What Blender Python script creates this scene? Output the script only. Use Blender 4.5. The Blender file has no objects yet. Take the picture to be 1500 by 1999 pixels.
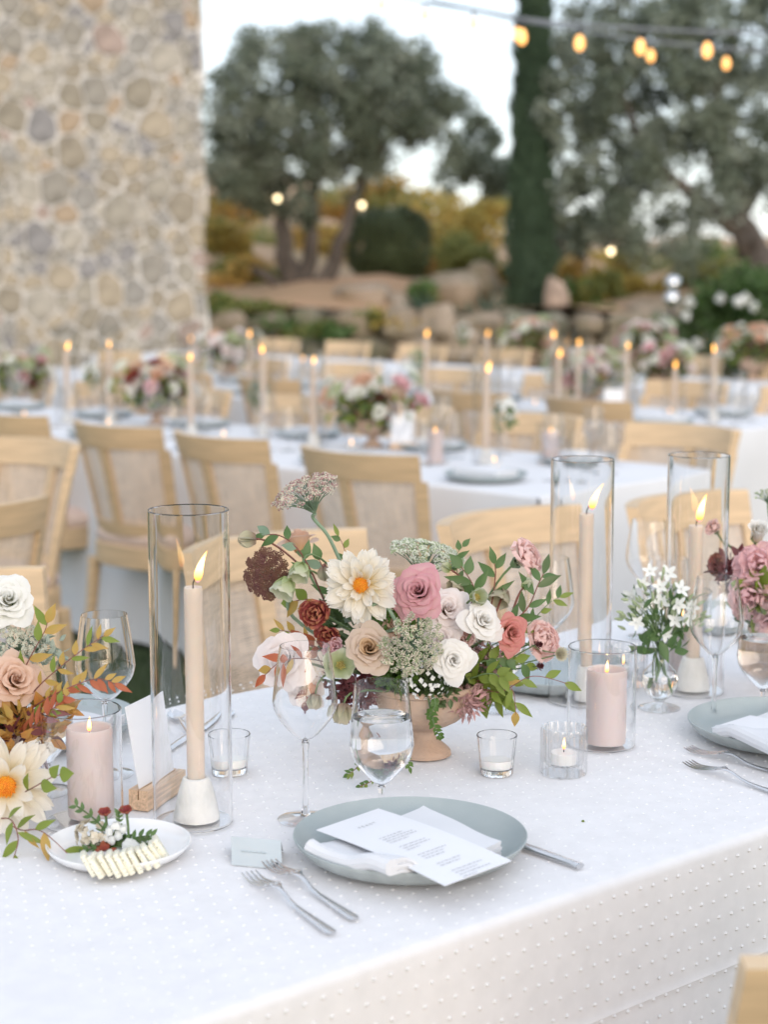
import bpy, math, random
from mathutils import Vector, Matrix, Quaternion
R = math.radians
rnd = random.Random(7)
scene = bpy.context.scene
col = scene.collection

# ------------------------------------------------------------------ camera
F, PITCH, CAMH = 3330.0, R(8.1), 1.45
cam = bpy.data.cameras.new('camera'); cam_o = bpy.data.objects.new('camera', cam); col.objects.link(cam_o)
cam_o.location = (0, 0, CAMH); cam_o.rotation_euler = (R(90) - PITCH, 0, 0)
cam.sensor_fit = 'VERTICAL'; cam.sensor_height = 36.0; cam.lens = F / 1999 * 36
cam.clip_start = .05; cam.clip_end = 2000
cam.dof.use_dof = True; cam.dof.focus_distance = 2.27; cam.dof.aperture_fstop = 3.7
scene.camera = cam_o
# ------------------------------------------------------------------ sky, sun, exposure
SUN_EL, SUN_AZ = R(20), R(163)          # azimuth clockwise from +Y: behind the camera, to its right
w = bpy.data.worlds.new('World'); scene.world = w; w.use_nodes = True
nt = w.node_tree; bg = nt.nodes['Background']
sky = nt.nodes.new('ShaderNodeTexSky'); sky.sky_type = 'NISHITA'; sky.sun_disc = False
sky.sun_elevation = SUN_EL; sky.sun_rotation = SUN_AZ
sky.air_density = 1.0; sky.dust_density = 1.0; sky.ozone_density = 1.0
veil = nt.nodes.new('ShaderNodeMix'); veil.data_type = 'RGBA'; veil.inputs[0].default_value = .62      # thin even cloud veil over the clear sky
veil.inputs[7].default_value = (6.75, 7.15, 7.8, 1)
nt.links.new(sky.outputs[0], veil.inputs[6]); nt.links.new(veil.outputs[2], bg.inputs[0]); bg.inputs[1].default_value = .15
sl = bpy.data.lights.new('sun', 'SUN'); sl.energy = .85; sl.angle = R(40); sl.color = (1, .82, .66)
so = bpy.data.objects.new('sun', sl); col.objects.link(so)
sd = Vector((math.sin(SUN_AZ) * math.cos(SUN_EL), math.cos(SUN_AZ) * math.cos(SUN_EL), math.sin(SUN_EL)))
so.rotation_euler = sd.to_track_quat('Z', 'Y').to_euler(); so.location = sd * 30
vs = scene.view_settings; vs.view_transform = 'Standard'; vs.look = 'None'; vs.gamma = 1; vs.exposure = .52
vs.use_curve_mapping = False
cy = scene.cycles
cy.use_denoising = True; cy.max_bounces = 14; cy.diffuse_bounces = 3; cy.glossy_bounces = 4
cy.transmission_bounces = 12; cy.transparent_max_bounces = 24; cy.sample_clamp_indirect = 4
cy.blur_glossy = 0.0

# ------------------------------------------------------------------ pixel -> place
CP, SP = math.cos(PITCH), math.sin(PITCH)
def ray(px, py):
    x = (px - 750) / F; y = -(py - 999.5) / F
    return Vector((x, CP + y * SP, -SP + y * CP))
def at_z(px, py, z=.7618):
    d = ray(px, py); t = (z - CAMH) / d.z
    return Vector((d.x * t, d.y * t, z))
def at_y(px, py, Y):
    d = ray(px, py); t = Y / d.y
    return Vector((d.x * t, Y, CAMH + d.z * t))

# ------------------------------------------------------------------ mesh helpers
KIDS = {}
def tag(o, label=None, cat=None, group=None, kind=None):
    if label: o['label'] = label
    if cat: o['category'] = cat
    if group: o['group'] = group
    if kind: o['kind'] = kind
    return o
def empty(name, loc=(0, 0, 0), rz=0, label=None, cat=None, group=None):
    o = bpy.data.objects.new(name, None); col.objects.link(o); o.empty_display_size = .05
    o.location = loc; o.rotation_euler = (0, 0, rz)
    return tag(o, label, cat, group)
class MB:
    def __init__(s): s.V = []; s.Fc = []; s.UV = []
    def add(s, g, M=None):
        V, Fc, UV = g; b = len(s.V)
        s.V += [tuple(M @ Vector(v)) for v in V] if M is not None else [tuple(v) for v in V]
        s.Fc += [tuple(i + b for i in f) for f in Fc]
        s.UV += UV if UV else [(0, 0)] * len(V)
        return s
    def mesh(s, name, mat, smooth=True):
        m = bpy.data.meshes.new(name); m.from_pydata(s.V, [], s.Fc)
        ul = m.uv_layers.new(name='UVMap')
        idx = [0] * len(m.loops); m.loops.foreach_get('vertex_index', idx)
        fl = []
        for i in idx: fl += s.UV[i]
        ul.data.foreach_set('uv', fl)
        if smooth: m.polygons.foreach_set('use_smooth', [True] * len(m.polygons))
        if mat: m.materials.append(mat)
        m.update()
        if smooth: m.set_sharp_from_angle(angle=R(33))
        return m
def obj(name, data, parent=None, loc=(0, 0, 0), rot=None, sc=None):
    o = bpy.data.objects.new(name, data); col.objects.link(o)
    if parent is not None: o.parent = parent; KIDS.setdefault(parent.name, []).append(o)
    o.location = loc
    if rot is not None:
        if isinstance(rot, Quaternion): o.rotation_mode = 'QUATERNION'; o.rotation_quaternion = rot
        else: o.rotation_euler = rot
    if sc is not None: o.scale = (sc, sc, sc) if isinstance(sc, (int, float)) else sc
    return o
def mk(name, g, mat, parent=None, loc=(0, 0, 0), rot=None, smooth=True, sc=None):
    mb = g if isinstance(g, MB) else MB().add(g)
    return obj(name, mb.mesh(name, mat, smooth), parent, loc, rot, sc)
def grid(nu, nv, fn, wrap=False):
    V = []; UV = []; Fc = []
    for j in range(nv + 1):
        for i in range(nu + (0 if wrap else 1)):
            u, v = i / nu, j / nv
            V.append(tuple(fn(u, v))); UV.append((u, v))
    n = nu if wrap else nu + 1
    for j in range(nv):
        for i in range(nu):
            a = j * n + i; b = j * n + (i + 1) % n
            Fc.append((a, b, b + n, a + n))
    return V, Fc, UV
def lathe(prof, n=32, ripple=None):
    V = []; UV = []; Fc = []; rows = []
    for k, (r, z) in enumerate(prof):
        v = k / max(1, len(prof) - 1)
        if r < 1e-6:
            rows.append([len(V)]); V.append((0, 0, z)); UV.append((0, v))
        else:
            row = []
            for i in range(n):
                a = 2 * math.pi * i / n; rr = r * (1 + (ripple(a, z) if ripple else 0))
                row.append(len(V)); V.append((rr * math.cos(a), rr * math.sin(a), z)); UV.append((i / n, v))
            rows.append(row)
    for A, B in zip(rows, rows[1:]):
        if len(A) == 1 and len(B) == 1: continue
        for i in range(n):
            j = (i + 1) % n
            if len(A) == 1: Fc.append((A[0], B[j], B[i]))
            elif len(B) == 1: Fc.append((A[i], A[j], B[0]))
            else: Fc.append((A[i], A[j], B[j], B[i]))
    return V, Fc, UV
def tube(pts, rad, n=6, cap=True):
    pts = [Vector(p) for p in pts]
    if isinstance(rad, (int, float)): rad = [rad] * len(pts)
    V = []; UV = []; Fc = []
    up = Vector((0, 0, 1)); pt = None
    for k, p in enumerate(pts):
        t = (pts[min(k + 1, len(pts) - 1)] - pts[max(k - 1, 0)])
        t = t.normalized() if t.length > 1e-9 else Vector((0, 0, 1))
        if pt is None:
            x = t.cross(up)
            if x.length < .1: x = t.cross(Vector((1, 0, 0)))
        else:
            x = xprev - t * xprev.dot(t)
        x.normalize(); y = t.cross(x); xprev = x; pt = t
        for i in range(n):
            a = 2 * math.pi * i / n
            V.append(tuple(p + (x * math.cos(a) + y * math.sin(a)) * rad[k])); UV.append((i / n, k / max(1, len(pts) - 1)))
    for k in range(len(pts) - 1):
        for i in range(n):
            j = (i + 1) % n
            Fc.append((k * n + i, k * n + j, (k + 1) * n + j, (k + 1) * n + i))
    if cap:
        Fc.append(tuple(range(n - 1, -1, -1))); Fc.append(tuple((len(pts) - 1) * n + i for i in range(n)))
    return V, Fc, UV
def bez(p0, p1, p2, n=8):
    p0, p1, p2 = Vector(p0), Vector(p1), Vector(p2)
    return [p0 * (1 - t) ** 2 + p1 * 2 * t * (1 - t) + p2 * t * t for t in [i / n for i in range(n + 1)]]
def spline(P, n=6):
    P = [Vector(p) for p in P]; out = []
    for i in range(len(P) - 1):
        a = P[max(i - 1, 0)]; b = P[i]; c = P[i + 1]; d = P[min(i + 2, len(P) - 1)]
        for k in range(n):
            t = k / n
            out.append(.5 * ((2 * b) + (c - a) * t + (2 * a - 5 * b + 4 * c - d) * t * t + (3 * b - a - 3 * c + d) * t ** 3))
    out.append(P[-1]); return out
def box(sx, sy, sz, bev=.0, c=(0, 0, 0)):
    # box with chamfered edges, centred on c
    x, y, z = sx / 2, sy / 2, sz / 2
    if bev <= 0:
        V = [(a * x + c[0], b * y + c[1], d * z + c[2]) for a in (-1, 1) for b in (-1, 1) for d in (-1, 1)]
        return V, [(0, 1, 3, 2), (4, 6, 7, 5), (0, 4, 5, 1), (2, 3, 7, 6), (0, 2, 6, 4), (1, 5, 7, 3)], None
    import bmesh
    bm = bmesh.new(); bmesh.ops.create_cube(bm, size=1)
    for v in bm.verts: v.co = Vector((v.co.x * sx, v.co.y * sy, v.co.z * sz))
    bmesh.ops.bevel(bm, geom=bm.edges[:], offset=bev, segments=2, affect='EDGES', profile=.5)
    bm.verts.index_update()
    V = [tuple(v.co + Vector(c)) for v in bm.verts]; Fc = [tuple(v.index for v in f.verts) for f in bm.faces]
    bm.free(); return V, Fc, None
def facing(d, spin=0):
    return Vector(d).normalized().to_track_quat('Z', 'Y') @ Quaternion((0, 0, 1), spin)
def copy_tree(o, parent=None):
    c = o.copy(); col.objects.link(c); c.parent = parent
    for ch in KIDS.get(o.name, []): copy_tree(ch, c)
    return c

# ------------------------------------------------------------------ materials
def mat(name, c, rough=.5, var=.12, scale=12, c2=None, bump=0, bscale=60, metal=0, spec=.5, transl=0, sss=0,
        ramp=None, detail=4, coords='Object', stretch=None, sheen=0, coat=0):
    m = bpy.data.materials.new(name); m.use_nodes = True
    n = m.node_tree.nodes; L = m.node_tree.links; b = n['Principled BSDF']
    tc = n.new('ShaderNodeTexCoord'); src = tc.outputs[coords]
    if stretch:
        mp = n.new('ShaderNodeMapping'); mp.inputs['Scale'].default_value = stretch; L.new(src, mp.inputs[0]); src = mp.outputs[0]
    nz = n.new('ShaderNodeTexNoise'); nz.inputs['Scale'].default_value = scale; nz.inputs['Detail'].default_value = detail
    L.new(src, nz.inputs['Vector'])
    c = tuple(c); d2 = tuple(c2) if c2 else tuple(max(0, x * (1 - 2 * var)) for x in c)
    d1 = c if c2 else tuple(min(1, x * (1 + var)) for x in c)
    cr = n.new('ShaderNodeValToRGB'); e = cr.color_ramp.elements
    e[0].position = .32; e[0].color = (*d2, 1); e[1].position = .68; e[1].color = (*d1, 1)
    L.new(nz.outputs['Fac'], cr.inputs[0]); out = cr.outputs[0]
    if ramp:
        sx = n.new('ShaderNodeSeparateXYZ'); L.new(tc.outputs['UV'], sx.inputs[0])
        r2 = n.new('ShaderNodeValToRGB'); el = r2.color_ramp.elements
        while len(el) < len(ramp): el.new(.5)
        for i, (p, cc) in enumerate(ramp): el[i].position = p; el[i].color = (*cc, 1)
        L.new(sx.outputs['Y'], r2.inputs[0])
        mx = n.new('ShaderNodeMix'); mx.data_type = 'RGBA'; mx.blend_type = 'MULTIPLY'; mx.inputs[0].default_value = 1
        L.new(r2.outputs[0], mx.inputs[6])
        v = n.new('ShaderNodeMapRange'); v.inputs[3].default_value = 1 - var * 1.5; v.inputs[4].default_value = 1.0
        L.new(nz.outputs['Fac'], v.inputs[0]); L.new(v.outputs[0], mx.inputs[7]); out = mx.outputs[2]
    L.new(out, b.inputs['Base Color'])
    b.inputs['Roughness'].default_value = rough; b.inputs['Metallic'].default_value = metal
    b.inputs['Specular IOR Level'].default_value = spec
    if sheen: b.inputs['Sheen Weight'].default_value = sheen
    if coat: b.inputs['Coat Weight'].default_value = coat
    if sss:
        b.inputs['Subsurface Weight'].default_value = sss; b.inputs['Subsurface Radius'].default_value = (.03, .015, .01)
        b.inputs['Subsurface Scale'].default_value = 1.0
    if bump:
        nb = n.new('ShaderNodeTexNoise'); nb.inputs['Scale'].default_value = bscale; nb.inputs['Detail'].default_value = 3
        L.new(src, nb.inputs['Vector'])
        bp = n.new('ShaderNodeBump'); bp.inputs['Strength'].default_value = bump; bp.inputs['Distance'].default_value = .01
        L.new(nb.outputs['Fac'], bp.inputs['Height']); L.new(bp.outputs[0], b.inputs['Normal'])
    if transl:
        tr = n.new('ShaderNodeBsdfTranslucent'); L.new(out, tr.inputs[0])
        ms = n.new('ShaderNodeMixShader'); ms.inputs[0].default_value = transl
        L.new(b.outputs[0], ms.inputs[1]); L.new(tr.outputs[0], ms.inputs[2]); L.new(ms.outputs[0], n['Material Output'].inputs[0])
    return m
def glass_mat(name, ior=1.48, tint=(1, 1, 1)):
    m = mat(name, tint, rough=.0, var=.004)
    b = m.node_tree.nodes['Principled BSDF']; b.inputs['Transmission Weight'].default_value = 1; b.inputs['IOR'].default_value = ior
    return m
def thin_glass(name, k=1.0, tint=.985):
    m = bpy.data.materials.new(name); m.use_nodes = True; n = m.node_tree.nodes; L = m.node_tree.links
    n.remove(n['Principled BSDF'])
    t = n.new('ShaderNodeBsdfTransparent'); t.inputs[0].default_value = (tint, tint, tint, 1)
    g = n.new('ShaderNodeBsdfGlossy'); g.inputs['Roughness'].default_value = .02
    nz = n.new('ShaderNodeTexNoise'); nz.inputs['Scale'].default_value = 9
    bp = n.new('ShaderNodeBump'); bp.inputs['Strength'].default_value = .05; L.new(nz.outputs['Fac'], bp.inputs['Height']); L.new(bp.outputs[0], g.inputs['Normal'])
    f = n.new('ShaderNodeLayerWeight'); f.inputs[0].default_value = .5
    pw = n.new('ShaderNodeMath'); pw.operation = 'POWER'; pw.inputs[1].default_value = 3.6; L.new(f.outputs['Facing'], pw.inputs[0])
    mu = n.new('ShaderNodeMath'); mu.operation = 'MULTIPLY_ADD'; mu.inputs[1].default_value = .7 * k; mu.inputs[2].default_value = .045 * k; mu.use_clamp = True
    L.new(pw.outputs[0], mu.inputs[0])
    ms = n.new('ShaderNodeMixShader'); L.new(mu.outputs[0], ms.inputs[0]); L.new(t.outputs[0], ms.inputs[1]); L.new(g.outputs[0], ms.inputs[2])
    L.new(ms.outputs[0], n['Material Output'].inputs[0]); return m
def emis(name, ramp, strength):
    m = bpy.data.materials.new(name); m.use_nodes = True; n = m.node_tree.nodes; L = m.node_tree.links
    n.remove(n['Principled BSDF']); e = n.new('ShaderNodeEmission'); e.inputs[1].default_value = strength
    tc = n.new('ShaderNodeTexCoord'); sx = n.new('ShaderNodeSeparateXYZ'); L.new(tc.outputs['UV'], sx.inputs[0])
    cr = n.new('ShaderNodeValToRGB'); el = cr.color_ramp.elements
    while len(el) < len(ramp): el.new(.5)
    for i, (p, cc) in enumerate(ramp): el[i].position = p; el[i].color = (*cc, 1)
    L.new(sx.outputs['Y'], cr.inputs[0]); L.new(cr.outputs[0], e.inputs[0]); L.new(e.outputs[0], n['Material Output'].inputs[0])
    return m
def cane_mat(name, c, freq=330, thr=.05):
    m = mat(name, c, rough=.6, var=.05, scale=30, transl=.3); n = m.node_tree.nodes; L = m.node_tree.links
    tc = n.new('ShaderNodeTexCoord'); prev = n['Material Output'].inputs[0].links[0].from_socket
    b = n['Principled BSDF']; src = b.inputs['Base Color'].links[0].from_socket
    for st in ((90, 2.5, 1), (2.5, 90, 1)):      # strands of uneven tone both ways
        mp = n.new('ShaderNodeMapping'); mp.inputs['Scale'].default_value = st; L.new(tc.outputs['UV'], mp.inputs[0])
        z_ = n.new('ShaderNodeTexNoise'); z_.inputs['Scale'].default_value = 1; z_.inputs['Detail'].default_value = 2; L.new(mp.outputs[0], z_.inputs['Vector'])
        mr = n.new('ShaderNodeMapRange'); mr.inputs[1].default_value = .38; mr.inputs[2].default_value = .6; mr.inputs[3].default_value = .76; mr.inputs[4].default_value = 1.06; L.new(z_.outputs['Fac'], mr.inputs[0])
        mx = n.new('ShaderNodeMix'); mx.data_type = 'RGBA'; mx.blend_type = 'MULTIPLY'; mx.inputs[0].default_value = 1; L.new(src, mx.inputs[6]); L.new(mr.outputs[0], mx.inputs[7]); src = mx.outputs[2]
    L.new(src, b.inputs['Base Color'])
    for x in n:
        if x.type == 'BSDF_TRANSLUCENT': L.new(src, x.inputs[0])
    sx = n.new('ShaderNodeSeparateXYZ'); L.new(tc.outputs['UV'], sx.inputs[0])
    outs = []
    for ax, k in (('X', .8), ('Y', 1.0)):
        a = n.new('ShaderNodeMath'); a.operation = 'MULTIPLY'; a.inputs[1].default_value = freq * k; L.new(sx.outputs[ax], a.inputs[0])
        s = n.new('ShaderNodeMath'); s.operation = 'SINE'; L.new(a.outputs[0], s.inputs[0])
        g = n.new('ShaderNodeMath'); g.operation = 'GREATER_THAN'; g.inputs[1].default_value = thr; L.new(s.outputs[0], g.inputs[0]); outs.append(g)
    mn = n.new('ShaderNodeMath'); mn.operation = 'MULTIPLY'; L.new(outs[0].outputs[0], mn.inputs[0]); L.new(outs[1].outputs[0], mn.inputs[1])
    t = n.new('ShaderNodeBsdfTransparent'); ms = n.new('ShaderNodeMixShader')
    L.new(mn.outputs[0], ms.inputs[0]); L.new(prev, ms.inputs[1]); L.new(t.outputs[0], ms.inputs[2]); L.new(ms.outputs[0], n['Material Output'].inputs[0])
    return m

def cloth_mat(name, c):
    # woven linen: crossing threads plus faint soft puckers
    m = mat(name, c, rough=.9, var=.02, scale=40, spec=.15, sheen=.15); n = m.node_tree.nodes; L = m.node_tree.links; b = n['Principled BSDF']
    tc = n.new('ShaderNodeTexCoord'); mp = n.new('ShaderNodeMapping'); mp.inputs['Rotation'].default_value = (0, 0, -R(40)); L.new(tc.outputs['Object'], mp.inputs[0])
    prev = None
    for kind, sc, st in (('X', 260, .10), ('Y', 300, .10), ('Z', 260, .12)):
        w_ = n.new('ShaderNodeTexWave'); w_.bands_direction = kind; w_.inputs['Scale'].default_value = sc; w_.inputs['Distortion'].default_value = 2.5; w_.inputs['Detail'].default_value = 2
        L.new(mp.outputs[0], w_.inputs['Vector']); bp = n.new('ShaderNodeBump'); bp.inputs['Strength'].default_value = st; bp.inputs['Distance'].default_value = .0006; L.new(w_.outputs['Fac'], bp.inputs['Height'])
        if prev: L.new(prev.outputs[0], bp.inputs['Normal'])
        prev = bp
    for sc, st, di in ((9, .35, .004), (38, .25, .0012)):
        z_ = n.new('ShaderNodeTexNoise'); z_.inputs['Scale'].default_value = sc; z_.inputs['Detail'].default_value = 3; L.new(mp.outputs[0], z_.inputs['Vector'])
        bp = n.new('ShaderNodeBump'); bp.inputs['Strength'].default_value = st; bp.inputs['Distance'].default_value = di; L.new(z_.outputs['Fac'], bp.inputs['Height']); L.new(prev.outputs[0], bp.inputs['Normal']); prev = bp
    L.new(prev.outputs[0], b.inputs['Normal']); return m
M = {}
M['cloth'] = cloth_mat('linen_cloth', (.745, .74, .75))
M['cloth_far'] = mat('plain_cloth', (.74, .745, .765), rough=.85, var=.02, scale=4, spec=.2)
M['dot'] = mat('cloth_dot', (.76, .755, .76), rough=.8, var=.02, scale=90, spec=.2)
M['oak'] = mat('pale_oak', (.63, .46, .28), rough=.5, var=.09, scale=7, stretch=(1, 1, 10), bump=.05, bscale=60)
M['oak_block'] = mat('oak_block', (.66, .47, .32), rough=.6, var=.16, scale=30, stretch=(.6, 9, 9), bump=.08, bscale=90)
M['cane'] = cane_mat('woven_cane', (.88, .71, .55))
M['cushion'] = mat('blush_cushion', (.68, .53, .45), rough=.9, var=.06, scale=5, spec=.2, bump=.1, bscale=400)
M['glass'] = glass_mat('clear_glass'); M['water'] = glass_mat('still_water', 1.333)
M['thin'] = thin_glass('thin_blown_glass', 2.0); M['thin_far'] = thin_glass('thin_table_glass', 1.6, .96)
M['stoneware'] = mat('grey_blue_stoneware', (.32, .375, .385), rough=.38, var=.05, scale=14, c2=(.37, .415, .415), detail=8, bump=.03, bscale=300)
M['stoneware_rim'] = mat('bare_clay_rim', (.40, .44, .44), rough=.6, var=.08, scale=40)
M['porcelain'] = mat('white_porcelain', (.80, .81, .82), rough=.15, var=.01, coat=.3)
M['steel'] = mat('brushed_steel', (.66, .66, .67), rough=.22, var=.04, metal=1, scale=60)
M['taper'] = mat('sand_wax', (.62, .52, .43), rough=.42, var=.03, scale=20, sss=.35)
M['pillar'] = mat('mauve_wax', (.58, .49, .47), rough=.4, var=.08, scale=9, stretch=(1, 1, .35), sss=.4)
M['white_wax'] = mat('white_wax', (.82, .80, .77), rough=.45, var=.02, sss=.3)
M['concrete'] = mat('pale_concrete', (.70, .69, .66), rough=.8, var=.05, scale=40, bump=.12, bscale=220)
M['wick'] = mat('burnt_wick', (.03, .022, .018), rough=.9, var=.3)
M['flame'] = emis('candle_flame', [(0, (.08, .06, .16)), (.12, (.6, .16, .02)), (.34, (1, .52, .13)), (.62, (1, .68, .28)), (1, (.95, .40, .07))], 4.2)
M['flame_far'] = emis('candle_flame_far', [(0, (1, .38, .08)), (.4, (1, .5, .12)), (1, (1, .46, .1))], 5)
M['bulb'] = emis('warm_bulb', [(0, (1, .55, .2)), (1, (1, .42, .12))], 2.2)
M['globe'] = emis('garden_bulb', [(0, (1, .78, .45)), (1, (1, .78, .45))], 4)
M['napkin'] = mat('white_napkin', (.70, .71, .735), rough=.85, var=.015, scale=10, bump=.1, bscale=500, spec=.2)
M['paper'] = mat('white_card', (.76, .77, .80), rough=.7, var=.01, scale=8)
M['ink'] = mat('grey_ink', (.35, .35, .37), rough=.8, var=.05)
M['ink_dark'] = mat('black_ink', (.05, .05, .06), rough=.8, var=.05)
M['acrylic'] = mat('silver_acrylic', (.56, .61, .62), rough=.25, var=.02, metal=.25)
M['clay'] = mat('weathered_clay', (.50, .34, .24), rough=.85, var=.16, scale=28, bump=.25, bscale=120, c2=(.44, .33, .26))
M['stem'] = mat('green_stem', (.13, .20, .08), rough=.5, var=.15, scale=40)
M['stem_grey'] = mat('grey_green_stem', (.20, .29, .19), rough=.55, var=.12, scale=40)
M['stem_red'] = mat('red_twig', (.22, .08, .06), rough=.5, var=.2, scale=40)
def leafm(name, a, b, tr=.3, rough=.45): return mat(name, a, rough=rough, var=.1, scale=22, c2=b, transl=tr)
M['leaf'] = leafm('green_leaf', (.15, .25, .075), (.09, .17, .06), .4)
M['leaf_dark'] = leafm('dark_leaf', (.07, .115, .04), (.11, .16, .055))
M['leaf_olive'] = leafm('yellow_green_leaf', (.27, .33, .05), (.18, .25, .04), .4)
M['leaf_orange'] = leafm('orange_leaf', (.62, .25, .07), (.42, .34, .08), .4)
M['leaf_red'] = leafm('red_leaf', (.38, .05, .04), (.45, .14, .05), .4)
M['leaf_plum'] = leafm('plum_leaf', (.13, .03, .04), (.22, .07, .07), .3)
M['leaf_silver'] = leafm('silver_leaf', (.42, .47, .40), (.30, .37, .28), .3)
M['moss'] = leafm('bright_fern', (.12, .22, .03), (.07, .15, .03), .35)
def petm(name, ramp, tr=.42, var=.05): return mat(name, ramp[-1][1], rough=.5, var=var * 1.5, scale=1, transl=tr, ramp=ramp, spec=.3, bump=.12, bscale=1.3, coords='UV', stretch=(26, 2.2, 1))
M['p_dahlia'] = petm('cream_petal', [(0, (.88, .55, .12)), (.2, (.88, .74, .42)), (.5, (.89, .82, .68)), (1, (.91, .88, .82))])
M['p_mauve'] = petm('mauve_pink_petal', [(0, (.55, .30, .22)), (.4, (.72, .40, .41)), (.8, (.80, .50, .51)), (1, (.74, .38, .43))])
M['p_beige'] = petm('beige_petal', [(0, (.62, .38, .15)), (.45, (.64, .46, .28)), (.85, (.74, .60, .48)), (1, (.72, .58, .48))])
M['p_beige_in'] = petm('ochre_petal', [(0, (.50, .26, .08)), (.6, (.60, .38, .19)), (1, (.66, .47, .30))])
M['p_white'] = petm('white_petal', [(0, (.86, .74, .52)), (.35, (.92, .88, .80)), (1, (.95, .93, .90))])
M['p_ran'] = petm('ivory_petal', [(0, (.76, .82, .52)), (.4, (.92, .92, .82)), (1, (.95, .94, .91))])
M['p_blush'] = petm('blush_petal', [(0, (.92, .74, .62)), (.4, (.95, .85, .81)), (1, (.96, .90, .89))])
M['p_peach'] = petm('peach_petal', [(0, (.80, .48, .22)), (.5, (.84, .58, .40)), (1, (.84, .62, .50))])
M['p_coral'] = petm('coral_petal', [(0, (.84, .55, .32)), (.6, (.82, .46, .36)), (1, (.72, .28, .26))])
M['p_pink'] = petm('pink_petal', [(0, (.92, .82, .62)), (.35, (.94, .78, .68)), (.8, (.94, .66, .62)), (1, (.95, .74, .71))])
M['p_deeppink'] = petm('deep_pink_petal', [(0, (.70, .50, .30)), (.4, (.86, .56, .56)), (1, (.90, .62, .65))])
M['p_burg'] = petm('burgundy_petal', [(0, (.26, .05, .05)), (.6, (.30, .055, .055)), (.9, (.36, .09, .07)), (1, (.48, .2, .1))], .25)
M['p_helle'] = petm('green_white_petal', [(0, (.40, .50, .18)), (.5, (.60, .66, .42)), (1, (.72, .72, .58))])
M['p_helle_p'] = petm('dusky_green_petal', [(0, (.42, .30, .24)), (.5, (.56, .54, .38)), (1, (.66, .60, .46))])
M['orange'] = mat('orange_stamen', (.80, .22, .02), rough=.7, var=.25, scale=120, c2=(.82, .42, .03))
M['yellow'] = mat('yellow_stamen', (.55, .46, .14), rough=.7, var=.2, scale=100)
M['fl_white'] = mat('white_floret', (.72, .75, .64), rough=.7, var=.1, scale=60, transl=.2)
M['fl_green'] = mat('pale_green_floret', (.42, .50, .30), rough=.7, var=.15, scale=60, transl=.2)
M['fl_pink'] = mat('dusty_pink_floret', (.55, .33, .32), rough=.7, var=.2, scale=60, transl=.2)
M['fl_sand'] = mat('sandy_floret', (.72, .66, .54), rough=.7, var=.15, scale=60, transl=.2)
M['fl_dark'] = mat('chocolate_floret', (.13, .05, .05), rough=.7, var=.25, scale=60, c2=(.17, .09, .05))
M['fl_pure'] = mat('pure_white_floret', (.86, .87, .84), rough=.65, var=.03, scale=60, transl=.25)

# ================================================================== SETTING
def hill_z(x, y):
    if y < 18.6: return -.02
    t = y - 18.6
    z = .95 + .075 * t + (.035 * t * max(0, min(1.4, (1.2 - x) / 4)))
    z -= .0011 * t * t * (1 if x > -2 else .6)
    z += .12 * math.sin(x * .9 + y * .4) + .1 * math.sin(x * 1.7 - y * .8)
    return z
M['lawn'] = mat('lawn', (.045, .075, .022), rough=.9, var=.2, scale=9, c2=(.03, .05, .018), bump=.5, bscale=120)
M['grass'] = leafm('grass_blade', (.05, .10, .02), (.035, .065, .018), .3)
M['earth'] = mat('dry_hillside', (.48, .30, .18), rough=.95, var=.2, scale=.55, c2=(.30, .22, .12), bump=.5, bscale=6, detail=8)
def sheet(x0, x1, y0, y1, nx, ny, fn):
    return grid(nx, ny, lambda u, v: (x0 + (x1 - x0) * u, y0 + (y1 - y0) * v, fn(x0 + (x1 - x0) * u, y0 + (y1 - y0) * v)))
tag(mk('ground', sheet(-400, 400, -60, 900, 40, 40, lambda x, y: -.025), M['lawn']), 'dark green lawn under the tables', 'ground', kind='structure')
tag(mk('hillside', sheet(-45, 45, 18.6, 62, 90, 60, hill_z), M['earth']), 'dry orange-brown vineyard hillside rising behind the garden', 'hillside', kind='structure')
# grass blades where lawn shows between the chairs
g = MB(); rg = random.Random(3)
for i in range(9000):
    x = rg.uniform(-2.2, .8); y = rg.uniform(3.0, 6.4); h = rg.uniform(.03, .06); a = rg.uniform(0, 6.28); b = h * rg.uniform(-.4, .4)
    dx, dy = math.cos(a) * .003, math.sin(a) * .003
    g.V += [(x - dx, y - dy, -.03), (x + dx, y + dy, -.03), (x + b, y + b * .5, h - .025)]; k = len(g.V); g.Fc.append((k - 3, k - 2, k - 1)); g.UV += [(0, 0), (1, 0), (.5, 1)]
tag(mk('grass', g, M['grass']), 'short dark lawn grass under the chairs', 'grass', kind='stuff')

# ---------------- stone building on the left
stone_cols = [(0.349, 0.302, 0.233), (0.333, 0.306, 0.262), (0.44, 0.373, 0.28), (0.34, 0.321, 0.291), (0.329, 0.29, 0.226), (0.388, 0.352, 0.289), (0.427, 0.327, 0.23), (0.418, 0.324, 0.278), (0.296, 0.282, 0.277), (0.463, 0.423, 0.357)]
SM = [mat('field_stone', c, rough=.9, var=.16, scale=9, bump=.4, bscale=28, detail=6) for c in stone_cols]
M['mortar'] = mat('sandy_mortar', (.74, .715, .68), rough=.95, var=.1, scale=5, bump=.5, bscale=30, detail=8)
WC = at_y(404, 690, 15.5); WC.z = 0
wd = Vector((-.975, -.222, 0)); wn = Vector((.222, -.975, 0))      # along the wall to the left, outward
bld = empty('stone_building', (WC.x, WC.y, 0), 0, 'tall rough fieldstone building at the left edge', 'building')
def wp(s, z, d=0): return wd * s + wn * d + Vector((0, 0, z))
LW, HW, DW = 7.0, 7.2, 5.0
rw = random.Random(11)
def wav(s, z): return .02 * math.sin(z * 3.1 + s) + .015 * math.sin(s * 5 + z * 2)
wall = MB()
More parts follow.
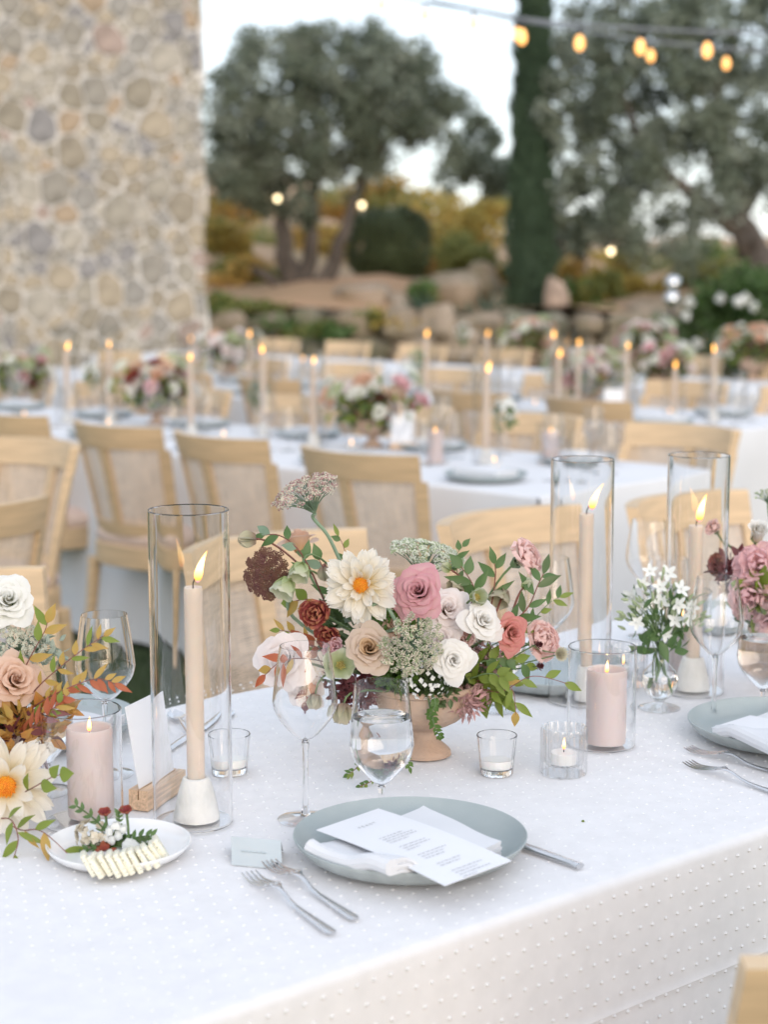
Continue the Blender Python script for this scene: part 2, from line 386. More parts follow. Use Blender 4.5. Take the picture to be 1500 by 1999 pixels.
wall.add(grid(40, 40, lambda u, v: wp(LW * u - (.0 if u > 0 else -.02 * math.sin(v * 37) - .015 * math.sin(v * 83)), HW * v, wav(LW * u, HW * v) * .4)))
wall.add(grid(1, 1, lambda u, v: wp(.02, HW * v, -DW * u - .01)))
wall.add(grid(1, 1, lambda u, v: wp(LW, HW * v, -DW * u)))
wall.add(grid(1, 1, lambda u, v: wp(LW * u, HW * v, -DW)))
wall.add(grid(1, 1, lambda u, v: wp(LW * u, HW - .01, -DW * v)))
mk('wall', wall, M['mortar'], bld)
# stones: voronoi cells with their corners rounded off, each set proud of the mortar
pts = []
S0, S1, Z0, Z1 = .0, 2.55, .3, 5.0
tries = 0
while tries < 14000:
    tries += 1
    p = (rw.uniform(S0 - .1, S1 + .1), rw.uniform(Z0 - .1, Z1 + .1)); r = rw.choice((.08, .1, .125, .155, .185))
    if all(math.hypot((p[0] - q[0]) * 1.12, (p[1] - q[1]) * .92) > (r + q[2]) * .62 for q in pts): pts.append((p[0], p[1], r))
def cell(i):
    x, z, r = pts[i]
    poly = [(x - .4, z - .4), (x + .4, z - .4), (x + .4, z + .4), (x - .4, z + .4)]
    nb = sorted((q for k, q in enumerate(pts) if k != i), key=lambda q: (q[0] - x) ** 2 + (q[1] - z) ** 2)[:14]
    for qx, qz, qr in nb:
        dx, dz = qx - x, qz - z; d2 = dx * dx + dz * dz; t = .5 + .5 * (r * r - qr * qr) / d2 * .8
        t = max(.25, min(.75, t)); c = dx * (x + dx * t) + dz * (z + dz * t); out = []
        for k in range(len(poly)):
            a, b = poly[k], poly[(k + 1) % len(poly)]; fa = dx * a[0] + dz * a[1] - c; fb = dx * b[0] + dz * b[1] - c
            if fa <= 0: out.append(a)
            if (fa < 0) != (fb < 0) and abs(fa - fb) > 1e-12:
                u = fa / (fa - fb); out.append((a[0] + (b[0] - a[0]) * u, a[1] + (b[1] - a[1]) * u))
        poly = out
        if len(poly) < 3: return None
    return poly
rest = [MB() for _ in SM]; nst = 0; stones = []
for i in range(len(pts)):
    x, z, r = pts[i]
    if not (S0 - .12 < x < S1 and Z0 < z < Z1): continue
    poly = cell(i)
    if poly: poly = [(max(.0, a_), b_) for a_, b_ in poly]
    if not poly or len(poly) < 3: continue
    if max(p[0] for p in poly) < .05: continue
    cx = sum(p[0] for p in poly) / len(poly); cz = sum(p[1] for p in poly) / len(poly)
    ins = rw.uniform(.007, .012); P = []
    for p in poly:
        d = math.hypot(p[0] - cx, p[1] - cz); k = max(.35, (d - ins * 1.25) / d); P.append((max(.006, cx + (p[0] - cx) * k), cz + (p[1] - cz) * k))
    P = [(x_ + rw.uniform(-.008, .008), z_ + rw.uniform(-.008, .008)) for x_, z_ in P]
    for _ in range(2 if rw.random() < .12 else 1):
        Q = []
        for k in range(len(P)):
            a, b = P[k], P[(k + 1) % len(P)]
            if math.hypot(a[0] - b[0], a[1] - b[1]) < .02: Q.append(((a[0] + b[0]) / 2, (a[1] + b[1]) / 2)); continue
            Q += [(a[0] * .82 + b[0] * .18, a[1] * .82 + b[1] * .18), (a[0] * .18 + b[0] * .82, a[1] * .18 + b[1] * .82)]
        P = Q
    P = P[::max(1, len(P) // 14)] if len(P) > 18 else P
    n = len(P); pr = rw.uniform(.012, .034); b0 = wav(cx, cz) * .4
    cc = wp(cx, cz, b0)
    V = [tuple(wp(p[0], p[1], b0 - .03) - cc) for p in P]
    V += [tuple(wp(p[0], p[1], b0 + pr * .6) - cc) for p in P]
    V += [tuple(wp(cx + (p[0] - cx) * .93 + rw.uniform(-.005, .005), cz + (p[1] - cz) * .93, b0 + pr + rw.uniform(-.008, .008)) - cc) for p in P]
    V.append(tuple(wp(cx, cz, b0 + pr * 1.15) - cc))
    # the outline is walked so that faces look out of the wall
    Fc = []
    for k in range(n):
        j = (k + 1) % n
        for o2 in (0, n): Fc.append((o2 + j, o2 + k, o2 + n + k, o2 + n + j))
        Fc.append((2 * n + j, 2 * n + k, 3 * n))
    area = abs(sum(P[k][0] * P[(k + 1) % n][1] - P[(k + 1) % n][0] * P[k][1] for k in range(n)))
    vis = area * (1 if cx < 2.1 and .6 < cz < 4.1 else .05)
    stones.append((vis, cc, (V, Fc, [(0, 0)] * len(V)), rw.choices(range(len(SM)), (6, 5, 6, 6, 3, 5, 2, 2, 3, 3))[0]))
stones.sort(key=lambda s: -s[0])
for k, (vv, cc, gg, mi) in enumerate(stones):
    if k < 290: mk('stone', gg, SM[mi], bld, cc)
    else: rest[mi].add(gg, Matrix.Translation(cc))
big = MB(); mats = []
m0 = bpy.data.meshes.new('stone_rest')
for mi, r_ in enumerate(rest):
    if r_.V: tag(mk('stones', r_, SM[mi], bld), kind='stuff')

# ---------------- low dry-stone retaining wall and boulders
def rock(seed, sx, sy, sz, n=10, m=7):
    rr = random.Random(seed); ph = [rr.uniform(0, 6.28) for _ in range(8)]
    def f(u, v):
        a = 2 * math.pi * u; b = math.pi * (v - .5)
        d = Vector((math.cos(a) * math.cos(b), math.sin(a) * math.cos(b), math.sin(b)))
        k = 1 + .16 * math.sin(3 * d.x + ph[0]) + .14 * math.sin(4 * d.y + ph[1]) + .12 * math.sin(5 * d.z + ph[2]) + .06 * math.sin(9 * d.x + 7 * d.y + ph[3])
        q = [math.copysign(abs(c) ** .72, c) * k for c in d]
        return (q[0] * sx, q[1] * sy, q[2] * sz)
    return grid(n, m, f, wrap=True)
RM = [mat('garden_rock', c, rough=.92, var=.2, scale=5, bump=.5, bscale=14, c2=d, detail=7) for c, d in
      (((.33, .27, .20), (.20, .18, .12)), ((.38, .30, .23), (.24, .20, .13)), ((.28, .25, .20), (.16, .17, .10)), ((.42, .34, .27), (.30, .24, .17)))]
rwall = empty('garden_wall', (0, 18.4, 0), 0, 'low retaining wall of piled rounded rocks below the hillside', 'wall')
rk = random.Random(5)
for row in range(4):
    x = -2.4 + row * .17
    while x < 4.9:
        sx = rk.uniform(.17, .34); sz = rk.uniform(.12, .19)
        mk('stone', rock(rk.random(), sx, .28, sz), rk.choice(RM), rwall, (x + sx, rk.uniform(-.08, .08) + row * .06, .1 + row * .25))
        x += sx * 1.75
def boulder(px, py, Y, w, d, h, mi, label, seed):
    p = at_y(px, py, Y)
    tag(mk('boulder', rock(seed, w, d, h, 18, 12), RM[mi], None, (p.x, p.y, p.z + h * .2)), label, 'rock', 'boulders above the garden wall')
boulder(700, 600, 19.6, .42, .4, .2, 3, 'flat pinkish boulder at the foot of the left olive tree', 1)
boulder(868, 590, 19.9, .36, .4, .30, 1, 'tall rounded tan boulder between the agaves', 2)
boulder(938, 560, 20.8, .24, .3, .2, 0, 'small brown round boulder left of the cypress', 3)
boulder(780, 610, 19.3, .26, .3, .14, 3, 'low tan boulder in front of the clipped shrub', 4)
boulder(1300, 640, 19.0, .55, .4, .25, 1, 'broad tan boulder below the two silver globes', 6)

# ---------------- trees and shrubs
M['bark'] = mat('olive_bark', (.12, .10, .085), rough=.95, var=.3, scale=6, bump=.6, bscale=20, stretch=(1, 1, .3))
M['olive_leaf'] = mat('olive_leaf', (.24, .28, .205), rough=.6, var=.25, scale=1.2, c2=(.135, .17, .12), transl=.35)
M['olive_leaf_b'] = mat('olive_leaf_silver', (.38, .42, .345), rough=.6, var=.2, scale=1.5, c2=(.24, .285, .225), transl=.35)
M['cyp'] = mat('cypress_leaf', (.075, .125, .07), rough=.7, var=.3, scale=3, c2=(.045, .08, .045), transl=.1)
M['shrub'] = mat('clipped_shrub', (.09, .125, .055), rough=.7, var=.3, scale=2, c2=(.055, .08, .035), transl=.15)
M['vine_y'] = mat('yellow_vine_leaf', (.62, .45, .12), rough=.6, var=.2, scale=2, c2=(.44, .36, .10), transl=.35)
M['vine_o'] = mat('orange_vine_leaf', (.54, .31, .10), rough=.6, var=.2, scale=2, c2=(.48, .36, .10), transl=.35)
M['vine_g'] = mat('green_vine_leaf', (.16, .20, .06), rough=.6, var=.2, scale=2, c2=(.30, .30, .09), transl=.3)
M['agave'] = mat('agave_leaf', (.09, .15, .11), rough=.6, var=.2, scale=5, transl=.1)
def leaf_cloud(mb, c, r, n, L, W, rr, shell=.35):
    for _ in range(n):
        d = Vector((rr.gauss(0, 1), rr.gauss(0, 1), rr.gauss(0, 1))).normalized() * (rr.uniform(shell, 1) ** .6)
        p = Vector((c[0] + d.x * r[0], c[1] + d.y * r[1], c[2] + d.z * r[2]))
        a = Vector((rr.uniform(-1, 1), rr.uniform(-1, 1), rr.uniform(-1, .7))).normalized(); b = a.cross(Vector((rr.uniform(-1, 1), rr.uniform(-1, 1), rr.uniform(-1, 1))))
        if b.length < .05: continue
        b.normalize(); s = rr.uniform(.7, 1.3); a = a * L * s; b = b * W * s; k = len(mb.V)
        mb.V += [tuple(p), tuple(p + a * .5 + b), tuple(p + a), tuple(p + a * .5 - b)]; mb.UV += [(0, 0)] * 4; mb.Fc.append((k, k + 1, k + 2, k + 3))
def tree(name, label, cat, Y, ells, trunks, mats, leaves, L, W, seed, clump=.16, group=None, depth=.75, rough_tr=None):
    rr = random.Random(seed)
    b = at_y(*trunks[0][0][:2], Y); t = empty(name, (b.x, b.y, b.z - .1), 0, label, cat, group)
    tm = MB()
    for tk in trunks:
        P = []; Rr = []
        for (px, py, r, dy) in tk: P.append(at_y(px, py, Y + dy) - t.location); Rr.append(r)
        S = spline(P, 5); rad = [Rr[min(len(Rr) - 1, int(i / 5))] * (1 - (i % 5) / 5) + Rr[min(len(Rr) - 1, int(i / 5) + 1)] * ((i % 5) / 5) for i in range(len(S))]
        S = [p + Vector((rr.uniform(-.3, .3) * q, rr.uniform(-.3, .3) * q, 0)) for p, q in zip(S, rad)]
        tm.add(tube(S, rad, 9))
    mk('trunk', tm, M['bark'], t)
    tot = sum(e[2] * e[3] for e in ells); crowns = [MB() for _ in mats]
    for (cx, cy_, rx, ry) in ells:
        n = int(leaves * rx * ry / tot); nc = max(4, int(n / 90))
        for _ in range(nc):
            a = rr.uniform(0, 6.28); q = math.sqrt(rr.random()) * (1.0 if rr.random() < .8 else 1.3)
            dy = rr.uniform(-1, 1) * depth * math.sqrt(max(0, 1 - q * q * .8))
            c = at_y(cx + rx * q * math.cos(a), cy_ + ry * q * math.sin(a), Y + dy) - t.location
            cr = clump * rr.uniform(.6, 1.5)
            leaf_cloud(crowns[rr.randrange(len(mats))], c, (cr * 1.1, cr * 1.1, cr), 90 if q < 1 else 40, L, W, rr, .05)
            if rr.random() < .35: tm2.add(tube([c + Vector((0, 0, -cr * 1.3)), c], [.008, .004], 4))
    for k, cm in enumerate(crowns): tag(mk('crown', cm, mats[k], t), kind='stuff')
    return t
tm2 = MB()
OL = [M['olive_leaf'], M['olive_leaf'], M['olive_leaf_b']]
tree('olive_tree', 'many-trunked olive tree just right of the stone building', 'tree', 21.0,
     [(540, 150, 95, 75), (640, 120, 110, 65), (500, 250, 85, 85), (610, 240, 120, 95), (740, 150, 95, 70), (700, 235, 95, 70), (800, 195, 75, 65), (470, 330, 55, 55), (560, 335, 80, 60), (650, 330, 70, 40), (830, 250, 45, 45), (430, 270, 45, 75), (600, 400, 30, 50), (850, 210, 55, 55), (875, 265, 35, 45), (450, 190, 50, 60), (790, 130, 60, 45), (440, 350, 40, 40), (510, 390, 45, 30), (690, 300, 60, 40), (540, 90, 60, 35), (700, 90, 60, 35)],
     [[(590, 606, .20, 0), (560, 500, .12, 0), (545, 400, .08, .1), (520, 300, .05, .2)],
      [(600, 600, .17, 0), (645, 520, .10, -.1), (675, 440, .07, -.1), (720, 320, .05, 0), (800, 230, .03, 0)],
      [(595, 604, .14, 0), (605, 480, .09, .2), (610, 380, .07, .3), (640, 250, .04, .3)],
      [(575, 600, .10, 0), (530, 545, .06, -.1), (490, 525, .04, 0)]], OL, 30000, .10, .021, 21, clump=.18)
tree('olive_tree', 'large silvery olive tree filling the upper right', 'tree', 20.2,
     [(1250, 40, 190, 95), (1420, 60, 150, 120), (1150, 190, 110, 90), (1290, 190, 140, 110), (1440, 210, 110, 120), (1110, 300, 85, 75), (1220, 320, 120, 85), (1360, 340, 110, 85), (1470, 360, 80, 70), (1150, 400, 90, 60), (1270, 430, 110, 60), (1100, 120, 60, 70), (1200, 480, 70, 45), (1530, 120, 90, 160), (1340, 480, 60, 40)],
     [[(1530, 640, .26, 0), (1485, 520, .20, 0), (1440, 430, .15, 0), (1410, 330, .11, .1), (1400, 200, .07, .1), (1440, 80, .04, 0)],
      [(1455, 460, .12, 0), (1380, 400, .09, -.1), (1310, 345, .07, -.2), (1240, 250, .05, -.2), (1200, 130, .03, -.1)],
      [(1440, 430, .09, 0), (1500, 330, .07, .2), (1530, 200, .05, .3)]], [M['olive_leaf'], M['olive_leaf_b'], M['olive_leaf']], 32000, .105, .022, 22, clump=.17)
tree('olive_tree', 'thin dark olive tree behind the cypress', 'tree', 24.5,
     [(935, 290, 50, 40), (900, 335, 45, 30), (965, 340, 45, 45), (1090, 470, 50, 40), (1130, 450, 50, 40), (950, 250, 35, 30)],
     [[(1120, 600, .15, 0), (1135, 530, .11, 0), (1120, 470, .08, 0), (1060, 390, .05, 0), (980, 340, .03, 0)]], OL[:2], 5000, .11, .024, 23, depth=.5)
# cypress: a tight narrow column
cb = at_y(1035, 645, 20.0); cyp = empty('cypress_tree', (cb.x, cb.y, cb.z - .2), 0, 'tall narrow dark green Italian cypress', 'tree')
rc = random.Random(31); cr_ = MB()
HC = at_y(1035, -120, 20).z - cb.z + .2
def cw(t): return (.285 - .14 * t) * min(1, (t * 14 + .35)) * (1 if t < .9 else (1 - t) / .1)
for i in range(17000):
    t = rc.random() ** .9; a = rc.uniform(0, 6.28); q = cw(t) * rc.uniform(.72, 1.14) * (1 + .12 * math.sin(a * 3 + t * 40) + .08 * math.sin(t * 93 + a))
    p = Vector((q * math.cos(a), q * math.sin(a), HC * t)); d = Vector((.45 * math.cos(a + rc.uniform(-.6, .6)), .45 * math.sin(a), 1)).normalized() * rc.uniform(.05, .12)
    b = d.cross(Vector((rc.uniform(-1, 1), rc.uniform(-1, 1), .1))).normalized() * .012; k = len(cr_.V)
    cr_.V += [tuple(p - b), tuple(p + b), tuple(p + d)]; cr_.UV += [(0, 0)] * 3; cr_.Fc.append((k, k + 1, k + 2))
tag(mk('crown', cr_, M['cyp'], cyp), kind='stuff')
mk('foliage_core', lathe([(0, .1)] + [(cw(t / 14) * .8, HC * t / 14) for t in range(1, 14)] + [(0, HC)], 14), M['cyp'], cyp)
mk('trunk', tube([(0, 0, -.3), (0, 0, .7)], [.09, .08], 8), M['bark'], cyp)
def bush(name, label, cat, px, py, Y, rx, ry, rz, mats, n, L, W, seed, core=True, group=None, lumps=9):
    rr = random.Random(seed); p = at_y(px, py, Y); t = empty(name, (p.x, p.y, p.z - rz), 0, label, cat, group); mm = [MB() for _ in mats]
    for k in range(lumps):
        d = Vector((rr.uniform(-1, 1), rr.uniform(-1, 1), rr.uniform(-1, 1))) * .55
        leaf_cloud(mm[k % len(mats)], (d.x * rx, d.y * ry, rz + d.z * rz), (rx * .55, ry * .55, rz * .55), n // lumps, L, W, rr, .2)
    for k, q in enumerate(mm): tag(mk('foliage', q, mats[k], t), kind='stuff')
    mk('stem', tube([(0, 0, -.25), (.02, 0, rz)], [.04, .03], 6), M['bark'], t)
    return t
# clipped ball
sb = at_y(760, 480, 22.5); rr = random.Random(77)
sh = empty('clipped_shrub', (sb.x, sb.y, sb.z - .55), 0, 'dark green clipped round shrub beside the olive trunks', 'shrub')
q = MB()
for i in range(9000):
    a = rr.uniform(0, 6.28); z = rr.uniform(-1, 1); s = math.sqrt(1 - z * z); k2 = rr.uniform(.9, 1.04)
    d = Vector((math.copysign(abs(s * math.cos(a)) ** .8, math.cos(a)) * .5, math.copysign(abs(s * math.sin(a)) ** .8, math.sin(a)) * .5, math.copysign(abs(z) ** .75, z) * .46)) * k2 * (1 + .07 * math.sin(a * 2.2 + 1) + .05 * math.sin(a * 5 + z * 6))
    t = Vector((rr.uniform(-1, 1), rr.uniform(-1, 1), rr.uniform(-.3, 1))).normalized() * .06; b = t.cross(d).normalized() * .016 if t.cross(d).length > .001 else Vector((.016, 0, 0)); k = len(q.V)
    q.V += [tuple(d - b), tuple(d + b), tuple(d + t)]; q.UV += [(0, 0)] * 3; q.Fc.append((k, k + 1, k + 2))
q.V = [(v[0], v[1], v[2] + .55) for v in q.V]
tag(mk('foliage', q, M['shrub'], sh), kind='stuff')
mk('foliage_core', rock(3, .36, .36, .34, 16, 10), M['shrub'], sh, (0, 0, .55)); mk('stem', tube([(0, 0, -.3), (0, 0, .4)], [.06, .05], 6), M['bark'], sh)
VY, VO, VG = M['vine_y'], M['vine_o'], M['vine_g']
for i, (px, py, Y, rx, rz, ms, lb) in enumerate([
    (440, 470, 23, .42, .38, [VY, VG], 'yellow-green vine beside the stone building'),
    (455, 400, 27, .6, .3, [VO, VY], 'orange vine high behind the left olive tree'),
    (720, 375, 31, .9, .35, [VO, VG], 'rusty vine on the ridge behind the clipped shrub'),
    (860, 430, 29, .7, .45, [VY, VO], 'golden vine right of the clipped shrub'),
    (930, 440, 27, .5, .42, [VY, VY], 'bright yellow vine left of the cypress'),
    (910, 505, 23.5, .42, .34, [VG, VG], 'dark green shrub left of the cypress base'),
    (800, 400, 34, 1.0, .4, [VY, VG], 'pale yellow vine on the skyline'),
    (960, 405, 33, .6, .3, [M['shrub'], VG], 'dark shrub on the skyline beside the cypress'),
    (1095, 540, 23, .3, .4, [VO, VY], 'amber vine right of the cypress'),
    (1180, 580, 21.5, .3, .3, [VG, VY], 'green shrub under the right olive tree'),
    (1240, 575, 22, .38, .3, [VY, VY], 'yellow shrub under the right olive tree'),
    (1290, 590, 21.8, .26, .32, [VY, VO], 'golden shrub left of the silver globes'),
    (660, 400, 34, .9, .35, [VO, VO], 'orange vine between the left olive trunks'),
    (560, 480, 29, .8, .35, [VO, VG], 'low orange vine behind the left olive trunks'),
    (1170, 640, 19.2, .34, .25, [VG, M['leaf_dark']], 'dark green shrub above the right end of the rock wall'),
    (430, 610, 18.9, .32, .2, [M['leaf'], VG], 'green clump at the corner of the stone building'),
    (820, 575, 19.2, .16, .16, [M['leaf'], VG], 'small green shrub between the boulders'),
    (600, 640, 18.5, .5, .1, [VG, M['leaf']], 'trailing green plant over the rock wall'),
    (500, 612, 18.9, .45, .12, [VG, M['leaf']], 'low green ground plant left of the olive trunks'),
    (745, 630, 18.6, .4, .1, [VG, VY], 'yellow-green plant spilling over the middle of the rock wall'),
    (1010, 560, 24, .5, .4, [VG, VO], 'green and amber shrub behind the cypress foot'),
    (870, 480, 26, .6, .4, [VY, VG], 'yellow-green vine below the skyline left of the cypress'),
    (1130, 590, 21, .3, .35, [VG, M['leaf']], 'leafy green shrub right of the stone fountain'),
    (640, 470, 27, .7, .4, [VO, VY], 'amber vine seen between the left olive trunks'),
    (480, 540, 22, .5, .3, [VO, VG], 'rusty vine left of the olive trunks'),
    (1380, 560, 22, .5, .4, [VG, M['leaf_dark']], 'green shrub behind the silver globes'),
    (1230, 525, 25, .6, .45, [VG, VY], 'leafy golden-green shrub behind the right olive foliage'),
    (1330, 530, 26, .7, .5, [VG, M['leaf']], 'tall green shrub behind the silver globes, further up'),
    (1430, 535, 25, .6, .5, [M['leaf'], VG], 'green shrub behind the right olive trunk'),
    (1150, 520, 27, .5, .4, [VY, VO], 'golden vine just right of the cypress'),
    (800, 520, 24, .5, .25, [VO, VG], 'low rusty vine right of the clipped shrub')]):
    bush('vine' if 'vine' in lb else 'shrub', lb, 'vine' if 'vine' in lb else 'shrub', px, py, Y, rx, rx * .8, rz, ms, 1300, .10, .035, 200 + i, group='vines and shrubs on the hillside')
# rose bush on the right, with white blooms
for i, (px, py, Y, rx, rz, lb) in enumerate([(1400, 640, 18.0, .5, .5, 'dark leafy rose bush with white blooms left of the right edge'), (1490, 630, 17.6, .5, .62, 'tall dark rose bush with white blooms at the right edge')]):
    t = bush('rose_bush', lb, 'bush', px, py, Y, rx, rx, rz, [M['leaf_dark'], M['leaf']], 5200, .07, .026, 300 + i, group='white rose bushes on the right', lumps=16)
    rr = random.Random(40 + i)
    for k in range(9):
        mk('bloom', rock(k, .05, .05, .04, 9, 6), M['fl_pure'], t, (rr.uniform(-.45, .4), -rx * rr.uniform(.6, .95), rz + rr.uniform(-.5, .75) * rz), (rr.random(), rr.random(), 0))
def agave(px, py, Y, s, seed, lb):
    rr = random.Random(seed); p = at_y(px, py, Y); t = empty('agave', (p.x, p.y, p.z - .15), 0, lb, 'plant', 'agaves between the boulders')
    for k in range(16):
        a = k * 2.4; e = .3 + .9 * (k / 16); L = s * rr.uniform(.8, 1.1)
        mk('leaf', grid(2, 4, lambda u, v: ((2 * u - 1) * .035 * s * 3 * math.sin(math.pi * (v * .75 + .25)) * (1 - v * .3), L * v, abs(2 * u - 1) * .02 + L * .1 * v * v)), M['agave'], t, (0, 0, .05), (e * 1.1, 0, a))
agave(822, 605, 18.95, .30, 1, 'green agave left of the tall tan boulder'); agave(950, 615, 19.1, .34, 2, 'blue-green agave left of the cypress base'); agave(895, 622, 18.8, .26, 3, 'dark agave in front of the tall tan boulder')
# stone fountain right of the cypress and silver globes
fp = at_y(1088, 640, 19.4); ft = empty('stone_fountain', (fp.x, fp.y, fp.z - .3), 0, 'weathered pinkish stone pillar fountain right of the cypress', 'fountain')
M['pinkstone'] = mat('pink_stone', (.40, .31, .25), rough=.9, var=.2, scale=9, bump=.4, bscale=40)
mk('pillar', rock(44, .15, .14, .42, 12, 10), M['pinkstone'], ft, (0, 0, .4))
mk('basin', lathe([(0, .16), (.1, .18), (.22, .3), (.24, .34), (.2, .33), (0, .28)], 18), M['pinkstone'], ft, (.22, -.1, 0))
M['mirror'] = mat('silver_globe', (.85, .87, .90), rough=.12, metal=1, var=.02)
M['iron'] = mat('dark_iron', (.04, .04, .045), rough=.6, var=.2, metal=.6)
for (px, py, lb) in ((1314, 553, 'upper of two shiny silver globes among the shrubs'), (1312, 584, 'lower of two shiny silver globes among the shrubs')):
    p = at_y(px, py, 17.5); t = empty('silver_globe', p, 0, lb, 'ornament', 'silver garden globes')
    mk('sphere', lathe([(0, -.085)] + [(.085 * math.sin(a * math.pi / 14), -.085 * math.cos(a * math.pi / 14)) for a in range(1, 14)] + [(0, .085)], 24), M['mirror'], t)
    mk('post', tube([(0, .03, -1.6), (0, .03, -.07)], .012, 6), M['iron'], t)

# ---------------- string lights
M['cable'] = mat('grey_cable', (.22, .24, .27), rough=.6, var=.1)
def bulb_parts(t, s=1.0):
    mk('socket', lathe([(0, -.02), (.013, -.02), (.015, -.055), (.012, -.062), (0, -.062)], 10), M['iron'], t, sc=s)
    mk('bulb', lathe([(0, -.060), (.012, -.064), (.024, -.085), (.030, -.11), (.026, -.135), (.013, -.152), (0, -.156)], 14), M['bulb'], t, sc=s)
def cable(P, Y, lb, bulbs, s, lbl):
    pts = [at_y(px, py, y) for px, py, y in P]; S = spline(pts, 6); c0 = S[0].copy()
    tag(mk('light_cable', tube([p - c0 for p in S], .009, 6), M['cable'], None, c0), lb, 'cable', 'string light cables')
    for i, (px, y, side) in enumerate(bulbs):
        best = min(S, key=lambda q: abs(750 + F * q.x / (q.y * CP - (q.z - CAMH) * SP) - px))
        t = empty('light_bulb', best, 0, lbl % side, 'light bulb', 'bulbs on the string lights'); bulb_parts(t, s)
cable([(560, -75, 13), (700, -28, 12.5), (830, 4, 12), (925, 20, 11.6), (1010, 38, 11.3), (1150, 62, 11), (1272, 80, 11), (1420, 95, 11), (1560, 104, 11)], 11, 'rear string-light cable dipping across the sky to the right',
      [(752, 0, 'leftmost bulb near the top edge'), (828, 0, 'second bulb from the left'), (925, 0, 'bulb just left of the cypress'), (1006, 0, 'half hidden left of the cypress'), (1272, 0, 'right one of the close pair of bulbs'), (1420, 0, 'rightmost bulb')], .82, 'small warm bulb on the rear string, %s')
cable([(840, 2, 9.4), (925, 18, 9.2), (1020, 36, 9), (1133, 48, 9), (1252, 56, 9), (1383, 62, 9), (1560, 66, 9)], 9, 'nearer string-light cable running off to the right',
      [(1022, 0, 'in front of the cypress'), (1133, 0, 'just right of the cypress'), (1252, 0, 'left one of the close pair of bulbs'), (1383, 0, 'second bulb from the right edge')], .84, 'small warm bulb on the nearer string, %s')
for px, py, Y, lb in ((541, 387, 20.2, 'tiny round garden light in the left olive tree, left one'), (706, 400, 20.2, 'tiny round garden light in the left olive tree, right one'), (1193, 490, 19.0, 'tiny amber garden light under the right olive tree')):
    p = at_y(px, py, Y); t = empty('garden_light', p, 0, lb, 'light', 'round lights hung in the trees')
    mk('globe', rock(2, .03, .03, .03, 10, 8), M['globe'], t); mk('cord', tube([(0, 0, .02), (.02, .1, .5)], .004, 5), M['iron'], t)

# ================================================================== TABLES AND CHAIRS
A1 = R(40.0)
E0 = Vector((-.0016, 1.643, 0)); U1 = Vector((math.cos(A1), math.sin(A1), 0)); N1 = Vector((-math.sin(A1), math.cos(A1), 0))
TT = .76
def cloth(name, label, origin, U, N, u0, u1, width, m, group, seed, nu=150, fold=1.0, crease=None):
    rr = random.Random(seed); ph = [rr.uniform(0, 6.28) for _ in range(6)]
    rad = .012; prof = []
    for z in (.0, .12, .25, .40, .52, .62, .70, TT - rad - .02): prof.append((0, z, 1))
    for k in range(6): a = math.pi / 2 * k / 5; prof.append((rad * (1 - math.cos(a)), TT - rad + rad * math.sin(a), 0))
    inner = [(width * t, TT, 0) for t in (.03, .07, .15, .3, .5, .7, .85, .93, .97)]
    full = prof + inner + [(width - v, z, d) for v, z, d in reversed(prof)]
    if crease: full = sorted(full[:8] + [(0, crease + .012, 1), (0, crease + .004, 1), (0, crease, 2), (0, crease - .004, 1), (0, crease - .012, 1)], key=lambda p: p[1]) + full[8:]
    nprof = len(full)
    def f(i, k):
        v, z, d = full[k]; L = u1 - u0
        # ends: first/last columns drop
        if i <= 6:   # drop at the start
            zz = [0, .2, .4, .6, TT - .02][i] if i < 5 else None
        u = u0 + L * (i / nu)
        off = 0
        if d:
            dep = TT - z; s = u
            off = fold * (dep ** 1.3) * (.035 * math.sin(s * 9 + ph[0]) + .02 * math.sin(s * 17 + ph[1]) + .012 * math.sin(s * 31 + ph[2])) + dep * .03
            if d == 2: off += .0014
            v = v - off if k < nprof / 2 else v + off
        else:
            z = z + .0003 * math.sin(u * 7 + ph[3]) * math.sin(v * 5 + ph[4])
        return U * u + N * v + Vector((0, 0, z))
    V = []; Fc = []; UV = []
    for i in range(nu + 1):
        for k in range(nprof): V.append(tuple(f(i, k))); UV.append((i / nu, k / nprof))
    for i in range(nu):
        for k in range(nprof - 1):
            a = i * nprof + k; Fc.append((a, a + 1, a + nprof + 1, a + nprof))
    # end drops
    for (i, sgn) in ((0, -1), (nu, 1)):
        uu = u0 if i == 0 else u1; nk = 24; b = len(V)
        zs = [TT, TT - .004, TT - .012, .6, .4, .2, 0]; offs = [0, .008, .012, .02, .028, .034, .04]
        for z, o in zip(zs, offs):
            for k in range(nk + 1):
                v = width * k / nk; dep = TT - z
                e = o + fold * dep ** 1.3 * .03 * math.sin(v * 14 + ph[5])
                side = (dep * .03) * (1 if k == nk else -1 if k == 0 else 0)
                V.append(tuple(U * (uu + sgn * e) + N * (v + side) + Vector((0, 0, z)))); UV.append((k / nk, z))
        for r_ in range(len(zs) - 1):
            for k in range(nk):
                a = b + r_ * (nk + 1) + k; q = (a, a + 1, a + nk + 2, a + nk + 1)
                Fc.append(q if sgn < 0 else q[::-1])
    return tag(mk(name, (V, Fc, UV), m, None, origin), label, 'tablecloth', group)
c1 = cloth('tablecloth', 'white dotted cloth over the nearest banquet table', E0, U1, N1, -1.0, 3.3, 1.0, M["cloth"], None, 1, 220, .1, crease=.603)
